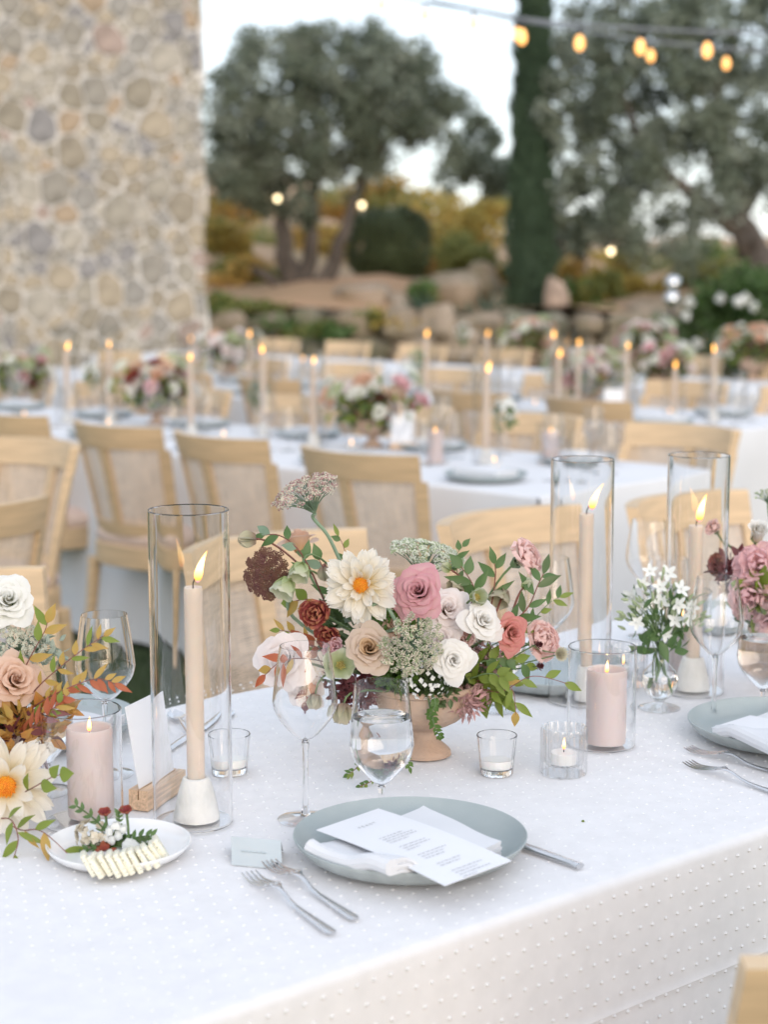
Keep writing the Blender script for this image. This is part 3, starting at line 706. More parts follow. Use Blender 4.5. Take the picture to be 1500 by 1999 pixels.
# raised dots of the near cloth
dots = MB(); rd = random.Random(9)
dome = [(1.0, 0), (.72, .62), (0, 1.0)]
def dot(p, ex, ey, n, r, h):
    b = len(dots.V)
    for rr_, hh in dome[:2]:
        for k in range(6):
            a = k * math.pi / 3; dots.V.append(tuple(p + (ex * math.cos(a) * 1.25 + ey * math.sin(a)) * r * rr_ + n * (h * hh - .0004)))
    dots.V.append(tuple(p + n * h)); dots.UV += [(0, 0)] * 13
    for k in range(6):
        j = (k + 1) % 6
        dots.Fc.append((b + k, b + j, b + 6 + j, b + 6 + k)); dots.Fc.append((b + 6 + k, b + 6 + j, b + 12))
su, sv = .0222, .0235
for j in range(-44, 24):
    for i in range(-12, 125):
        u = i * su + (j % 2) * su * .5 + rd.uniform(-.0012, .0012); s = j * sv + rd.uniform(-.0012, .0012)
        if s < -.015:
            if u > 1.9 and (i + j) % 1: continue
            dot(U1 * u + N1 * (-s) + Vector((0, 0, TT)), U1, N1, Vector((0, 0, 1)), rd.uniform(.0023, .0028), .0013)
        elif s > .02 and u < 1.2:
            dep = s - .005; o = .25 * dep ** 1.3 * (.035 * math.sin(u * 9 + 0)) * 0 + dep * .03
            dot(U1 * u - N1 * (o + .0005) + Vector((0, 0, TT - s + .004)), U1, Vector((0, 0, 1)), -N1, rd.uniform(.0024, .0029), .0020)
tag(mk('dots', dots, M['dot'], c1), kind='stuff')

# tables behind, perpendicular to the first
A2 = R(136.0); U2 = Vector((math.cos(A2), math.sin(A2), 0)); N2 = Vector((math.sin(A2), -math.cos(A2), 0))   # N2 points to the far side
C2 = Vector((.47, 5.18, 0))
CG = 'cloths on the tables behind'
cloth('tablecloth', 'white cloth over the second table, behind the nearest chairs', C2, U2, N2, 0, 6.2, 1.0, M['cloth_far'], CG, 2, 110)
C3 = C2 + N2 * 2.1 + U2 * .75
cloth('tablecloth', 'white cloth over the third table, its end at the right edge', C3, U2, N2, 0, 6.0, 1.0, M['cloth_far'], CG, 3, 110)
C4 = C2 + N2 * 4.3 + U2 * 1.1
cloth('tablecloth', 'white cloth over the farthest table in front of the rock wall', C4, U2, N2, 0, 7.0, 1.0, M['cloth_far'], CG, 4, 90)

# ---------------- chair (faces +Y, origin on the ground under the seat)
def make_chair():
    t = empty('dining_chair')
    RC, AH = .36, R(42); ZS, ZT = .44, .885
    def bp(a, z, off=0):
        k = (z - ZS) / (ZT - ZS); sc = .86 + .14 * max(0, k); r = (RC + off) * sc
        y = -.24 + RC * sc - r * math.cos(a) - .085 * max(0, k) ** 1.25 + (1 - sc) * .1
        return (r * math.sin(a), y, z)
    def slab(a0, a1, z0, z1, th, na=8, nz=1, z0f=None):
        V = []; Fc = []; UV = []
        for s in (-1, 1):
            for j in range(nz + 1):
                for i in range(na + 1):
                    a = a0 + (a1 - a0) * i / na; zz0 = z0 + (z0f(a) if z0f else 0); z = zz0 + (z1 - zz0) * j / nz
                    V.append(bp(a, z, s * th / 2)); UV.append((i / na, j / nz))
        n = na + 1; h = n * (nz + 1)
        for j in range(nz):
            for i in range(na):
                a = j * n + i; Fc += [(a, a + n, a + n + 1, a + 1), (h + a, h + a + 1, h + a + n + 1, h + a + n)]
        for i in range(na):
            Fc += [(i, i + 1, h + i + 1, h + i), (nz * n + i + 1, nz * n + i, h + nz * n + i, h + nz * n + i + 1)]
        for j in range(nz):
            a = j * n; Fc += [(a + n, a, h + a, h + a + n), (a + na, a + na + n, h + a + na + n, h + a + na)]
        return V, Fc, UV
    W = M['oak']
    mk('top_rail', slab(-AH - .01, AH + .01, .80, ZT, .030, 16, 2), W, t)
    for s in (-1, 1):
        mk('back_post', slab(s * AH - .06, s * AH + .06, ZS - .03, .801, .028, 2, 10), W, t)
    mk('centre_stile', slab(-.06, .06, .5, .802, .022, 2, 8), W, t)
    mk('lower_rail', slab(-AH, AH, .47, .515, .024, 12, 1), W, t)
    for s in (-1, 1):
        mk('cane_panel', grid(10, 8, lambda u, v: bp(s * (.055 + (AH - .11) * u), .51 + .295 * v)), M['cane'], t)
    # seat: rounded frame and cushion
    def ring(k, z, n=36):
        out = []
        for i in range(n):
            a = 2 * math.pi * i / n; c, s = math.cos(a), math.sin(a)
            out.append((math.copysign(abs(c) ** .62, c) * .245 * k, math.copysign(abs(s) ** .62, s) * .235 * k + .0, z))
        return out
    def stack(L):
        V = []; Fc = []; n = 36
        for k, z in L: V += ring(k, z, n)
        for j in range(len(L) - 1):
            for i in range(n): Fc.append((j * n + i, j * n + (i + 1) % n, (j + 1) * n + (i + 1) % n, (j + 1) * n + i))
        Fc.append(tuple(range(n - 1, -1, -1))); Fc.append(tuple((len(L) - 1) * n + i for i in range(n)))
        return V, Fc, None
    mk('seat_frame', stack([(.97, .345), (1, .35), (1, .425), (.98, .43)]), W, t)
    mk('cushion', stack([(.95, .43), (.985, .445), (.985, .465), (.93, .485), (.75, .495), (.3, .5)]), M['cushion'], t)
    for sx in (-1, 1):
        for sy in (-1, 1):
            P = [Vector((sx * .205, sy * .19, .36)), Vector((sx * .21, sy * .205, .18)), Vector((sx * .222, sy * .235, .0))]
            mk('leg', tube(P, [.027, .022, .016], 8), W, t)
    return t
chair0 = make_chair(); first_chair = [True]
def chair(mid, face, label, group):
    global chair0
    o = chair0 if first_chair[0] else copy_tree(chair0); first_chair[0] = False
    f = Vector((face[0], face[1], 0)).normalized(); p = Vector((mid[0], mid[1], 0)) + f * .255
    o.location = (p.x, p.y, 0); o.rotation_euler = (0, 0, math.atan2(-f.x, f.y) + random.Random(len(label) * 7 + int(p.x * 1000)).uniform(-.06, .06)); tag(o, label, 'chair', group); return o
def ends(a, b, z=.885): return (at_z(*a, z) + at_z(*b, z)) / 2
GA = 'chairs on the far side of the nearest table'; Nm = -N1
k1 = ends((332, 1072), (708, 1034)); step = U1 * .66
chair(k1, Nm + U1 * .06, 'cane-backed chair behind the left tall candle', GA)
chair(ends((838, 1016), (1128, 990)), Nm + U1 * .1, 'cane-backed chair behind the white lace flower of the middle bouquet', GA)
chair(ends((1207, 984), (1448, 960)), Nm + U1 * .12, 'cane-backed chair behind the right tall candle', GA)
r0 = at_z(66, 1104, .885); chair(r0 - U1 * .24, Nm, 'cane-backed chair half hidden by the white ranunculus at the left edge', GA)
b0 = at_z(98, 968, .885); chair(b0 - U1 * .245 + N1 * .0, N1, 'yellow-lit chair back cut by the left edge, turned away from the camera', 'chairs of the table off the left edge')
chair(ends((-6, 850), (180, 876)), -U1 + Vector((.0, .0, 0)), 'pale chair with wide cane back at the left edge, below the stone building', 'chairs of the table off the left edge')
n0 = at_z(1480, 1900, .885); chair(n0 + U1 * .25, N1, 'corner of a wooden chair back in the bottom right corner', 'chairs on the near side of the nearest table')
GB = 'chairs on the near side of the second table'
for a, b, lb in (((128, 820), (310, 836), 'second chair from the left edge along the second table'), ((326, 840), (526, 860), 'chair with its back to us left of the tall lace flower stem'),
                 ((577, 868), (805, 892), 'chair with its back to us directly behind the tall lace flower')):
    chair(ends(a, b), N2, 'wooden cane ' + lb, GB)
chair(ends((128, 820), (310, 836)) + U2 * .70, N2, 'wooden cane chair back at the left edge along the second table', GB)
chair(ends((128, 820), (310, 836)) + U2 * 1.42, N2, 'farther wooden chair back beyond the left edge along the second table', GB)
GC = 'chairs on the far side of the second table'; base = C2 + N2 * 1.17
for i, (al, lb) in enumerate(((.26, 'above the rightmost tall glass'), (.95, 'behind the white posy'), (1.62, 'right of the flower bowl'), (2.3, 'behind the pink flower bowl'), (3.0, 'left of the pink flower bowl'), (3.7, 'behind the green posy'), (4.4, 'right of two left flames'), (5.1, 'between two left flames'))):
    chair(base + U2 * al, -N2, 'cane chair facing us across the second table, ' + lb, GC)
GD = 'chairs on the near side of the third table'
for al, lb in ((.95, 'above the white card'), (1.65, 'in front of the pale bouquet'), (2.35, 'in the middle of the picture'), (3.05, 'left of the middle flame'), (3.75, 'above the pink flower bowl'), (4.45, 'above the green posy')):
    chair(C3 - N2 * .14 + U2 * (al - .4), N2, 'small wooden chair back at the third table, ' + lb, GD)
GE = 'chairs on the far side of the third table'
for al, lb in ((.2, 'near the right edge'), (.9, 'left of the right edge'), (1.7, 'behind the pink bouquet'), (2.5, 'right of the middle'), (3.3, 'behind the middle flame'), (4.1, 'left of the middle'), (4.9, 'in front of the rock wall'), (5.6, 'toward the stone building')):
    chair(C3 + N2 * 1.16 + U2 * al, -N2, 'small cane chair beyond the third table, ' + lb, GE)
GF = 'chairs of the farthest table'
for al, lb in ((.4, 'at its right end'), (1.2, 'second from its right end'), (2.0, 'third from its right end'), (2.8, 'fourth from the right'), (3.6, 'before the round shrub'), (4.4, 'below the left olive tree'), (5.2, 'below the building corner'), (6.0, 'below the stone wall')):
    chair(C4 + N2 * 1.16 + U2 * al, -N2, 'tiny chair of the farthest table, ' + lb, GF)

# ================================================================== TABLEWARE
def wine_profile(): return [(.0065, .105), (.012, .108), (.024, .120), (.036, .136), (.0405, .150), (.0405, .158), (.038, .18), (.0345, .205), (.0312, .2245)]
def gob_profile(): return [(.0075, .040), (.013, .044), (.026, .058), (.037, .073), (.0412, .088), (.0412, .096), (.039, .12), (.0365, .145), (.0343, .170)]
def thicken(prof, th):
    out = list(prof); ins = []
    for k, (r, z) in enumerate(prof):
        a = prof[max(0, k - 1)]; b = prof[min(len(prof) - 1, k + 1)]; tx, tz = b[0] - a[0], b[1] - a[1]; L = math.hypot(tx, tz) or 1
        ins.append((max(0, r - tz / L * th), z + tx / L * th))
    ins[-1] = (prof[-1][0] - th, prof[-1][1])
    return out + ins[::-1]
def smoothp(P, n=4):
    S = spline([Vector((r, 0, z)) for r, z in P], n); return [(max(0, s.x), s.z) for s in S]
def glass_obj(kind, loc, label, group, near=True, water=None, rz=0):
    wine = kind == 'wine_glass'; t = empty(kind, loc, rz, label, 'glass', group)
    prof = wine_profile() if wine else gob_profile()
    zb = prof[0][1]; sp = smoothp(prof, 3)
    if near:
        full = [(0, zb - .004)] + smoothp([(.004, zb - .003)] + prof, 3)
        mk('bowl', lathe([(0, zb - .004)] + thicken(smoothp([(.005, zb - .003)] + prof, 3), .0011)[:-1] + [(0, zb + .004)], 44), M['glass'], t)
    else: mk('bowl', lathe([(0, zb)] + sp, 24), M['thin_far'], t)
    g_ = M['glass'] if near else M['thin_far']
    mk('stem', lathe([(0, .006), (.007, .0055), (.0042, .014), (.0036, .03 if wine else .02), (.0036, zb - .02 if wine else zb - .01), (.0048, zb - .006), (.0045, zb - .0045), (0, zb - .0045)], 14), g_, t)
    mk('foot', lathe([(0, .0), (.0352, .0), (.0358, .0012), (.034, .0018), (.012, .0042), (0, .0050)], 40 if near else 18), M['thin'] if near else g_, t)
    if water:
        inn = [(r - .0013, z + .0006) for r, z in sp if z < water]
        rw_ = inn[-1][0]; mk('water', lathe([(0, zb + .0045)] + inn[1:] + [(rw_, water), (rw_ * .97, water - .0006), (0, water - .0007)], 44), M['water'], t)
    return t
def flame(parent, loc, h=.034, lean=.16, far=False):
    P = [(0, 0), (.0028, .08), (.0042, .22), (.0043, .36), (.0032, .58), (.0016, .82), (0, 1)]
    V, Fc, UV = lathe([(r * h / .034, z * h) for r, z in smoothp(P, 3)], 10)
    V = [(x + lean * z * z / h, y + .02 * z, z) for x, y, z in V]; UV = [(0, v[2] / h) for v in V]
    return mk('flame', (V, Fc, UV), M['flame_far' if far else 'flame'], parent, loc)
def wick(parent, loc, h=.012, lean=.3):
    return mk('wick', tube([(0, 0, -.004), (0, 0, h * .4), (lean * h, 0, h)], .0009, 6), M['wick'], parent, loc)
def hurricane(loc, label, group, h=.395, r=.0500, far=False):
    t = tag(None or empty('hurricane_glass', loc, 0, label, 'candle glass', group))
    if far: mk('cylinder', lathe([(0, .003), (r - .003, .003), (r, .006), (r, h)], 24), M['thin_far'], t)
    else:
        th = .0018
        mk('cylinder', lathe([(r - th * .5, .0005), (r, .0018), (r, h - .0012), (r - th * .5, h), (r - th, h - .0012), (r - th, .0018), (r - th * .5, .0005)], 72), M['glass'], t)
        mk('base', lathe([(0, .0035), (r - th * 1.3, .0035)], 48), M['thin'], t)
    return t
def holder(loc, label, group, k=1.0):
    t = empty('candle_holder', loc, 0, label, 'candle holder', group)
    mk('body', lathe([(s * k, z * k) for s, z in smoothp([(0, 0), (.0262, 0), (.0285, .003), (.0282, .008), (.0225, .035), (.0175, .051), (.0160, .0535), (.0118, .0535), (.0118, .042), (0, .042)], 2)], 40), M['concrete'], t)
    return t
def taper(loc, label, group, z0=.042, z1=.294, r=.0115, far=False, lean=.16, fl=.036):
    t = empty('taper_candle', loc, 0, label, 'candle', group)
    mk('wax', lathe([(0, z0), (r * .96, z0), (r * .98, z0 + .05), (r, z1 - .02), (r * 1.02, z1 - .004), (r * .94, z1), (r * .6, z1 - .0015), (r * .3, z1 - .002), (0, z1 - .002)], 12 if far else 28), M['taper'], t)
    wick(t, (0, 0, z1)); flame(t, (lean * .02, 0, z1 + .005), fl, lean, far); return t
def pillar(loc, label, group, r=.029, h=.118, far=False, lean=.05):
    t = empty('pillar_candle', loc, 0, label, 'candle', group)
    mk('wax', lathe([(0, .004), (r * .97, .004), (r, .007), (r, h - .004), (r * .975, h), (r * .9, h - .001), (r * .82, h - .006), (r * .6, h - .011), (0, h - .012)], 14 if far else 44), M['pillar'], t)
    wick(t, (0, 0, h - .011), .009, .1); flame(t, (0, 0, h - .007), .02, lean, far); return t
def pillar_glass(loc, label, group, r=.050, h=.146, far=False):
    t = empty('pillar_glass', loc, 0, label, 'candle glass', group)
    if far: mk('cylinder', lathe([(0, .003), (r, .004), (r, h)], 20), M['thin_far'], t)
    else:
        th = .0015; mk('cylinder', lathe([(r - th * .5, .0005), (r, .0015), (r, h - .001), (r - th * .5, h), (r - th, h - .001), (r - th, .0015), (r - th * .5, .0005)], 64), M['glass'], t)
        mk('base', lathe([(0, .0026), (r - th * 1.3, .0026)], 48), M['thin'], t)
    return t
def votive(loc, label, group, ribbed=False, far=False, lit=False, wax=True):
    t = empty('votive_glass', loc, 0, label, 'votive', group)
    if ribbed:
        n, h = 112, .066; rip = lambda a, z: .10 * abs(math.cos(a * 7)) - .055
        P = [(0, 0), (.030, 0), (.0315, .003), (.0315, h - .003), (.0305, h), (.0285, h), (.0272, h - .003), (.0265, .016), (.022, .013), (0, .013)]
        mk('cup', lathe(P, n, ripple=lambda a, z: rip(a, z)), M['thin'] if not far else M['thin_far'], t)
    elif far: mk('cup', lathe([(0, .006), (.021, .006), (.028, .055)], 16), M['thin_far'], t)
    else:
        P = [(0, 0), (.0212, 0), (.0222, .0015), (.0280, .0545), (.0274, .0555), (.0264, .0550), (.0218, .010), (.018, .0082), (0, .0080)]
        mk('cup', lathe(P, 80, ripple=lambda a, z: .016 * math.cos(a * 20) if z < .043 else 0), M['glass'], t)
    if wax:
        r0, z0, z1 = (.0212, .0105, .022) if not ribbed else (.018, .0145, .030)
        mk('wax', lathe([(0, z0), (r0 * .96, z0), (r0 * 1.02, z1), (0, z1)], 24), M['white_wax'], t)
        if lit: wick(t, (0, 0, z1), .006, 0); flame(t, (0, 0, z1 + .003), .018, .03, far)
    return t
def plate(loc, label, group, r=.1385, m=None, rimm=None, far=False, cat='plate'):
    t = empty('plate', loc, 0, label, cat, group); m = m or M['stoneware']; k = r / .1385
    P = [(0, .006), (.07, .0058), (.100, .007), (.116, .0105), (.128, .0175), (.1355, .0255), (.1378, .0275), (.1390, .0268)]
    Q = [(.1390, .0268), (.1375, .0225), (.128, .0115), (.116, .0048), (.098, .001), (.088, .0), (.084, .0015), (0, .0015)]
    mk('dish', lathe([(a * k, b * (k if k < 1 else 1)) for a, b in smoothp(P, 3)], 28 if far else 96), m, t)
    mk('underside', lathe([(a * k, b * (k if k < 1 else 1)) for a, b in smoothp(Q, 2)], 28 if far else 96), rimm or m, t)
    return t
def fork(loc, ang, label, group):
    t = empty('fork', loc, ang, label, 'fork', group); W = M['steel']
    # local +Y points along the tines; origin at the middle of the length
    def hz(y):   # side profile
        return .0035 + (.011 * max(0, (y - .035) / .015) if y < .05 else .011 - .0 ) * 0 + .009 * math.exp(-((y - .028) / .026) ** 2) + .004 * max(0, (y - .085) / .02) ** 2
    def half(y):
        if y < .02: return .0030 + .0042 * max(0, (-y + .0) / .1) ** .9 if y < 0 else .0030
        return .0030 + .0088 * min(1, ((y - .02) / .022)) ** 1.6
    ys = [-.1 + .142 * k / 34 for k in range(35)]
    V = []; Fc = []; n = 10
    for k, y in enumerate(ys):
        hw = half(y) * (1 if k > 1 else (.55 if k == 0 else .9)); th = .0016 if y < 0 else .0011
        for i in range(n):
            a = 2 * math.pi * i / n; V.append((hw * math.cos(a), y, hz(y) + th * math.sin(a) + (.0016 * math.cos(a) ** 2 if y > .03 else 0)))
    for k in range(len(ys) - 1):
        for i in range(n): Fc.append((k * n + i, (k + 1) * n + i, (k + 1) * n + (i + 1) % n, k * n + (i + 1) % n))
    Fc.append(tuple(range(n))); Fc.append(tuple((len(ys) - 1) * n + i for i in range(n - 1, -1, -1)))
    mk('handle', (V, Fc, None), W, t)
    for i in range(4):
        x = (i - 1.5) * .0062
        P = [(x * 1.0, .039, hz(.039) + .001), (x * 1.02, .052, hz(.052) + .0004), (x, .072, hz(.072)), (x * .96, .088, hz(.088)), (x * .94, .103, hz(.103))]
        mk('tine', tube(spline(P, 3), [.0017] * 9 + [.0014] * 2 + [.0012, .0007], 6), W, t)
    return t
def knife(loc, ang, label, group):
    t = empty('table_knife', loc, ang, label, 'knife', group); W = M['steel']
    P = [(0, -.11, .0045), (0, -.108, .0045), (0, -.06, .0045), (0, 0, .004), (0, .012, .004)]
    V, Fc, UV = tube(spline(P, 4), [.003] + [.0056] * 6 + [.0062] * 5 + [.005] * 4 + [.004], 12); V = [(v[0] * 1.15, v[1], .004 + (v[2] - .004) * .6) for v in V]
    mk('handle', (V, Fc, UV), W, t)
    def bl(u, v): y = .01 + .11 * v; wd_ = .0085 * math.sqrt(max(0.02, 1 - v ** 5)); return ((u - .35) * wd_ * 2, y, .0035 + .0007 * math.cos((u - .5) * 3))
    g1 = MB().add(grid(4, 14, bl)); g1.add(grid(4, 14, lambda u, v: (bl(1 - u, v)[0], bl(u, v)[1], .0022)))
    mk('blade', g1, W, t); return t
def spoon(loc, ang, label, group):
    t = empty('spoon', loc, ang, label, 'spoon', group); W = M['steel']
    mk('handle', tube(spline([(0, -.1, .003), (0, -.04, .004), (0, .02, .009), (0, .045, .008)], 5), [.0055] * 6 + [.004] * 5 + [.0028] * 5, 8), W, t)
    mk('bowl', grid(12, 10, lambda u, v: ((2 * u - 1) * .019 * math.sin(math.pi * (v * .96 + .02)) ** .6, .042 + .055 * v, .003 + .007 * ((2 * u - 1) ** 2 * .8 + (2 * v - 1) ** 2 * .3))), W, t)
    return t
def solid_sheet(nu, nv, fn, th):
    a = grid(nu, nv, fn); V = list(a[0]); b = len(V); V += [(x, y, z - th) for x, y, z in a[0]]
    Fc = list(a[1]) + [tuple(b + i for i in reversed(f)) for f in a[1]]
    n = nu + 1
    for i in range(nu): Fc += [(i + 1, i, b + i, b + i + 1), (nv * n + i, nv * n + i + 1, b + nv * n + i + 1, b + nv * n + i)]
    for j in range(nv): Fc += [(j * n, (j + 1) * n, b + (j + 1) * n, b + j * n), ((j + 1) * n + nu, j * n + nu, b + j * n + nu, b + (j + 1) * n + nu)]
    return V, Fc, a[2] + a[2]
def quad(a, b, c, d, u, v): return a * (1 - u) * (1 - v) + b * u * (1 - v) + c * u * v + d * (1 - u) * v
def dish_z(x, y):
    P = [(0, .006), (.07, .0058), (.100, .007), (.116, .0105), (.128, .0175), (.1355, .0255), (.142, .029), (9, .03)]; r = math.hypot(x, y)
    for (a, b), (c, d) in zip(P, P[1:]):
        if r <= c: return b + (d - b) * (r - a) / (c - a)
    return .03
def napkin(loc, corners, label, group, th=.019):
    # folded cloth lying in the dish: corners left, front, right, back given relative to loc
    t = empty('napkin', loc, 0, label, 'napkin', group); L_, F_, R_, B_ = corners
    layers = 5
    def zb(x, y): return max(dish_z(x, y), dish_z(x * .93, y * .93)) + .0012
    for k in range(layers):
        hz_ = th / layers * .94
        def f(u, v, k=k, hz_=hz_):
            p = quad(L_, F_, R_, B_, u * (1 - .014 * (k % 2)) + .006 * math.sin(k), v)
            puff = .005 * math.sin(math.pi * u) * math.sin(math.pi * v) * (k / layers) ** .7
            return (p.x, p.y, zb(p.x, p.y) + th * k / layers + hz_ + puff - .002 * abs(2 * u - 1) ** 8 * k / layers + .0009 * math.sin(u * 9 + v * 4))
        mk('fold', solid_sheet(16, 22, f, hz_), M['napkin'], t)
    roll = [L_.lerp(F_, k / 14) for k in range(15)]
    mk('rolled_edge', tube([(p.x, p.y, zb(p.x, p.y) + th * .52) for p in roll], th * .5, 10), M['napkin'], t)
    return t
def menu(loc, cs, label, group, head=True, z=.024):
    t = empty('menu_card', loc, 0, label, 'menu card', group); A, B, C, D = cs   # head left, head right, foot right, foot left (top edge A-B)
    def at(u, v): p = quad(A, B, C, D, u, v); return Vector((p.x, p.y, p.z + .0035 * math.sin(math.pi * v) ))
    mk('sheet', solid_sheet(6, 16, lambda u, v: at(u, v), .0006), M['paper'], t)
    pr = MB(); rr = random.Random(4)
    def bar(u0, u1, v, hv=.0035):
        q = [at(u0, v - hv), at(u1, v - hv), at(u1, v + hv), at(u0, v + hv)]; k = len(pr.V)
        pr.V += [(p.x, p.y, p.z + .0005) for p in q]; pr.UV += [(0, 0)] * 4; pr.Fc.append((k, k + 1, k + 2, k + 3))
    if head:
        v = .36
        for n, gap in ((4, .045), (3, .055), (3, .055), (2, .05), (4, 0)):
            for i in range(n):
                wd_ = rr.uniform(.3, .5) * (1 if i < n - 1 else .6); x = .30
                while x < .30 + wd_: l = rr.uniform(.03, .08); bar(x, min(x + l, .30 + wd_), v, .0022); x += l + .014
                v += .028
            v += gap
        mk('small_print', pr, M['ink'], t, smooth=False)
        c = bpy.data.curves.new('heading', 'FONT'); c.body = 'FEAST'; c.size = .0075; c.space_character = 1.6; c.align_x = 'CENTER'
        c.materials.append(M['ink'])
        tmp = bpy.data.objects.new('tmp', c); col.objects.link(tmp); dg = bpy.context.evaluated_depsgraph_get()
        me = bpy.data.meshes.new_from_object(tmp.evaluated_get(dg)); bpy.data.objects.remove(tmp)
        W_ = (B - A).length; H_ = (D - A).length
        for vt in me.vertices:
            p = at(.5 + vt.co.x / W_, .17 - vt.co.y / H_); vt.co = Vector((p.x, p.y, p.z + .0005))
        obj('heading', me, t)
    return t

# ================================================================== FLOWERS AND LEAVES
def leaf_g(L, W, fold=.25, curl=-.2, nv=6, pt=1.3, twist=0):
    def f(u, v):
        a = 2 * u - 1; w_ = W * (max(0, math.sin(math.pi * min(1, v ** .78))) ** pt * .98 + .03 * (1 - v))
        x = a * w_; z = abs(a) * w_ * fold + curl * L * v * v; s = math.sin(twist * v); c = math.cos(twist * v)
        return (x * c - z * s * 0, L * v, z + x * s)
    return grid(2, nv, f)
def petal_g(L, W, cup=.3, curl=.2, nu=4, nv=6, base=.25, p=1.5, q=.55, ruf=0, rf=7, ph=0, groove=0, notch=0):
    def f(u, v):
        a = 2 * u - 1
        w_ = W * (base * (1 - v) + (1 - base * .5) * max(0, math.sin(math.pi * min(.985, v ** p * .93 + .05))) ** q)
        vv = v * (1 - notch * (1 - abs(a)) * v ** 6) - .06 * a * a * v * 0
        z = cup * a * a * w_ + curl * L * v * v + ruf * L * v ** 2 * math.sin(rf * a + ph) + ruf * .5 * L * v ** 3 * math.sin(rf * 2.3 * a + ph * 2) - groove * W * math.cos(a * 9) * v * (1 - v)
        return (a * w_, L * vv, z)
    return grid(nu, nv, f)
def stem_to(part_pos, d, target, r=.0022, n=8, bow=.3):
    # stem from the bloom base back along -d, then down to the target; in the bloom's local (unrotated) space
    p0 = Vector((0, 0, 0)); t = Vector(target) - Vector(part_pos); p1 = -Vector(d).normalized() * t.length * bow
    return tube(bez(p0, p1, t, n), [r * .9] * 4 + [r] * (n - 3), 6)
def flower_part(name, arr, pos, d, target, sm, r=.0022, label=None, calyx=0):
    mb = MB().add(stem_to(pos, d, target, r))
    if calyx:
        q = facing(d).to_matrix().to_4x4()
        mb.add(lathe([(0, -calyx * .55), (calyx * .22, -calyx * .5), (calyx * .42, -calyx * .15), (calyx * .5, 0), (calyx * .3, .0)], 10), q)
    o = mk(name, mb, sm, arr, pos)
    if label: o['label'] = label
    return o
UPZ = Vector((0, 0, 1))
def rose(arr, pos, d, r, m, target, label=None, m_in=None, seed=0, open_=1.0, n_out=17, name='rose', sm=None):
    rr = random.Random(seed * 13 + 5); d = Vector(d).normalized(); q = facing(d, rr.uniform(0, 6.28))
    fp = flower_part(name, arr, pos - d * r * .35, d, target, sm or M['stem'], .0024, label, calyx=r * .55)
    off = d * r * .35
    n_in = 14; N = n_out + n_in; core = MB()
    for i in range(N):
        t = i / (N - 1); th = i * 2.39996 + rr.uniform(-.25, .25); A = (1.15 + .2 * rr.random()) * (1.2 - .55 * t)
        rb = r * (.03 + .26 * t); rt = r * (.05 + .86 * t ** 1.25 * open_) * rr.uniform(.93, 1.07); H = r * (.78 - .50 * t ** 1.6 * min(1.1, open_)) + r * rr.uniform(-.04, .04); zb = -r * (.36 + .04 * t); lip = r * .13 * t * open_
        ph = rr.uniform(0, 6.28); ph2 = rr.uniform(0, 6.28); tilt = rr.uniform(-.10, .10) * r * t; pk = rr.uniform(0, .07); sk = rr.uniform(-.12, .12)
        def f(u, v):
            a = (2 * u - 1); vm = 1 - .26 * abs(a) ** 2.4 - pk * (1 - abs(a)) * 0 - .035 * math.sin(a * 4 + ph); k = min(1, v * vm)
            wob = t * k ** 3 * r * (.035 * math.sin(a * 4.2 + ph) + .02 * math.sin(a * 8 + ph2))
            rad = rb + (rt - rb) * (k ** (1.2 + .6 * (1 - t))) + lip * k ** 5 * 1.5 * (1 + .5 * math.sin(a * 3 + ph2)) + r * .05 * a * (1 - t * .5) + wob
            z = zb + (H - zb) * (1 - (1 - k) ** 1.55) - lip * k ** 6 * 1.6 + tilt * a * k + wob * .6
            an = th + sk * k + a * A * (.45 + .55 * k ** .5)
            return (rad * math.cos(an), rad * math.sin(an), z)
        g_ = grid(8, 7, f)
        if i < n_in: core.add(g_)
        else: mk('petal', g_, m, fp, off, q)
    mk('petal_heart', core, m_in or m, fp, off, q)
    return fp
def dahlia(arr, pos, d, r, m, target, label=None, seed=0, name='dahlia', center=True, rings=((15, 1.0, .02, .215), (15, .93, .16, .20), (13, .74, .34, .165), (10, .50, .62, .12))):
    rr = random.Random(seed); d = Vector(d).normalized(); q = facing(d, rr.uniform(0, 6.28))
    fp = flower_part(name, arr, pos - d * r * .12, d, target, M['stem'], .0026, label, calyx=r * .4); off = d * r * .12
    variants = {}
    for k, (n, L, el, W) in enumerate(rings):
        for i in range(n):
            a = 2 * math.pi * (i + .5 * (k % 2)) / n + rr.uniform(-.17, .17); s = rr.uniform(.82, 1.1)
            key = (k, i % 6)
            if key not in variants: variants[key] = MB().add(petal_g(r * L, r * W, cup=.22 + .3 * rr.random(), curl=rr.uniform(-.26, .16) + .05 * k, nu=8, nv=8, base=.34, p=1.75, q=.55, groove=.10, notch=.07, ruf=.03, rf=4, ph=rr.random() * 6)).mesh('petal', m)
            rot = Quaternion((0, 0, 1), a) @ Quaternion((1, 0, 0), el + rr.uniform(-.2, .2)) @ Quaternion((0, 1, 0), rr.uniform(-.35, .35))
            obj('petal', variants[key], fp, off + q @ (Quaternion((0, 0, 1), a) @ Vector((0, .10 * r, .025 * r * k))), q @ rot, s)
    if center:
        c = MB()
        c.add(lathe([(0, .0), (.20 * r, .05 * r), (.19 * r, .16 * r), (.10 * r, .25 * r), (0, .27 * r)], 14))
        for i in range(70):
            a = i * 2.4; s = math.sqrt(i / 70); p = Vector((.20 * r * s * math.cos(a), .20 * r * s * math.sin(a), r * (.27 - .12 * s * s)))
            c.add(lathe([(0, -.02 * r), (.02 * r, 0), (.017 * r, .045 * r), (0, .07 * r)], 5), Matrix.Translation(p) @ Matrix.Rotation(s * .6, 4, Vector((-math.sin(a), math.cos(a), 0))))
        mk('flower_centre', c, M['orange'], fp, off + q @ Vector((0, 0, .03 * r)), q)
    return fp
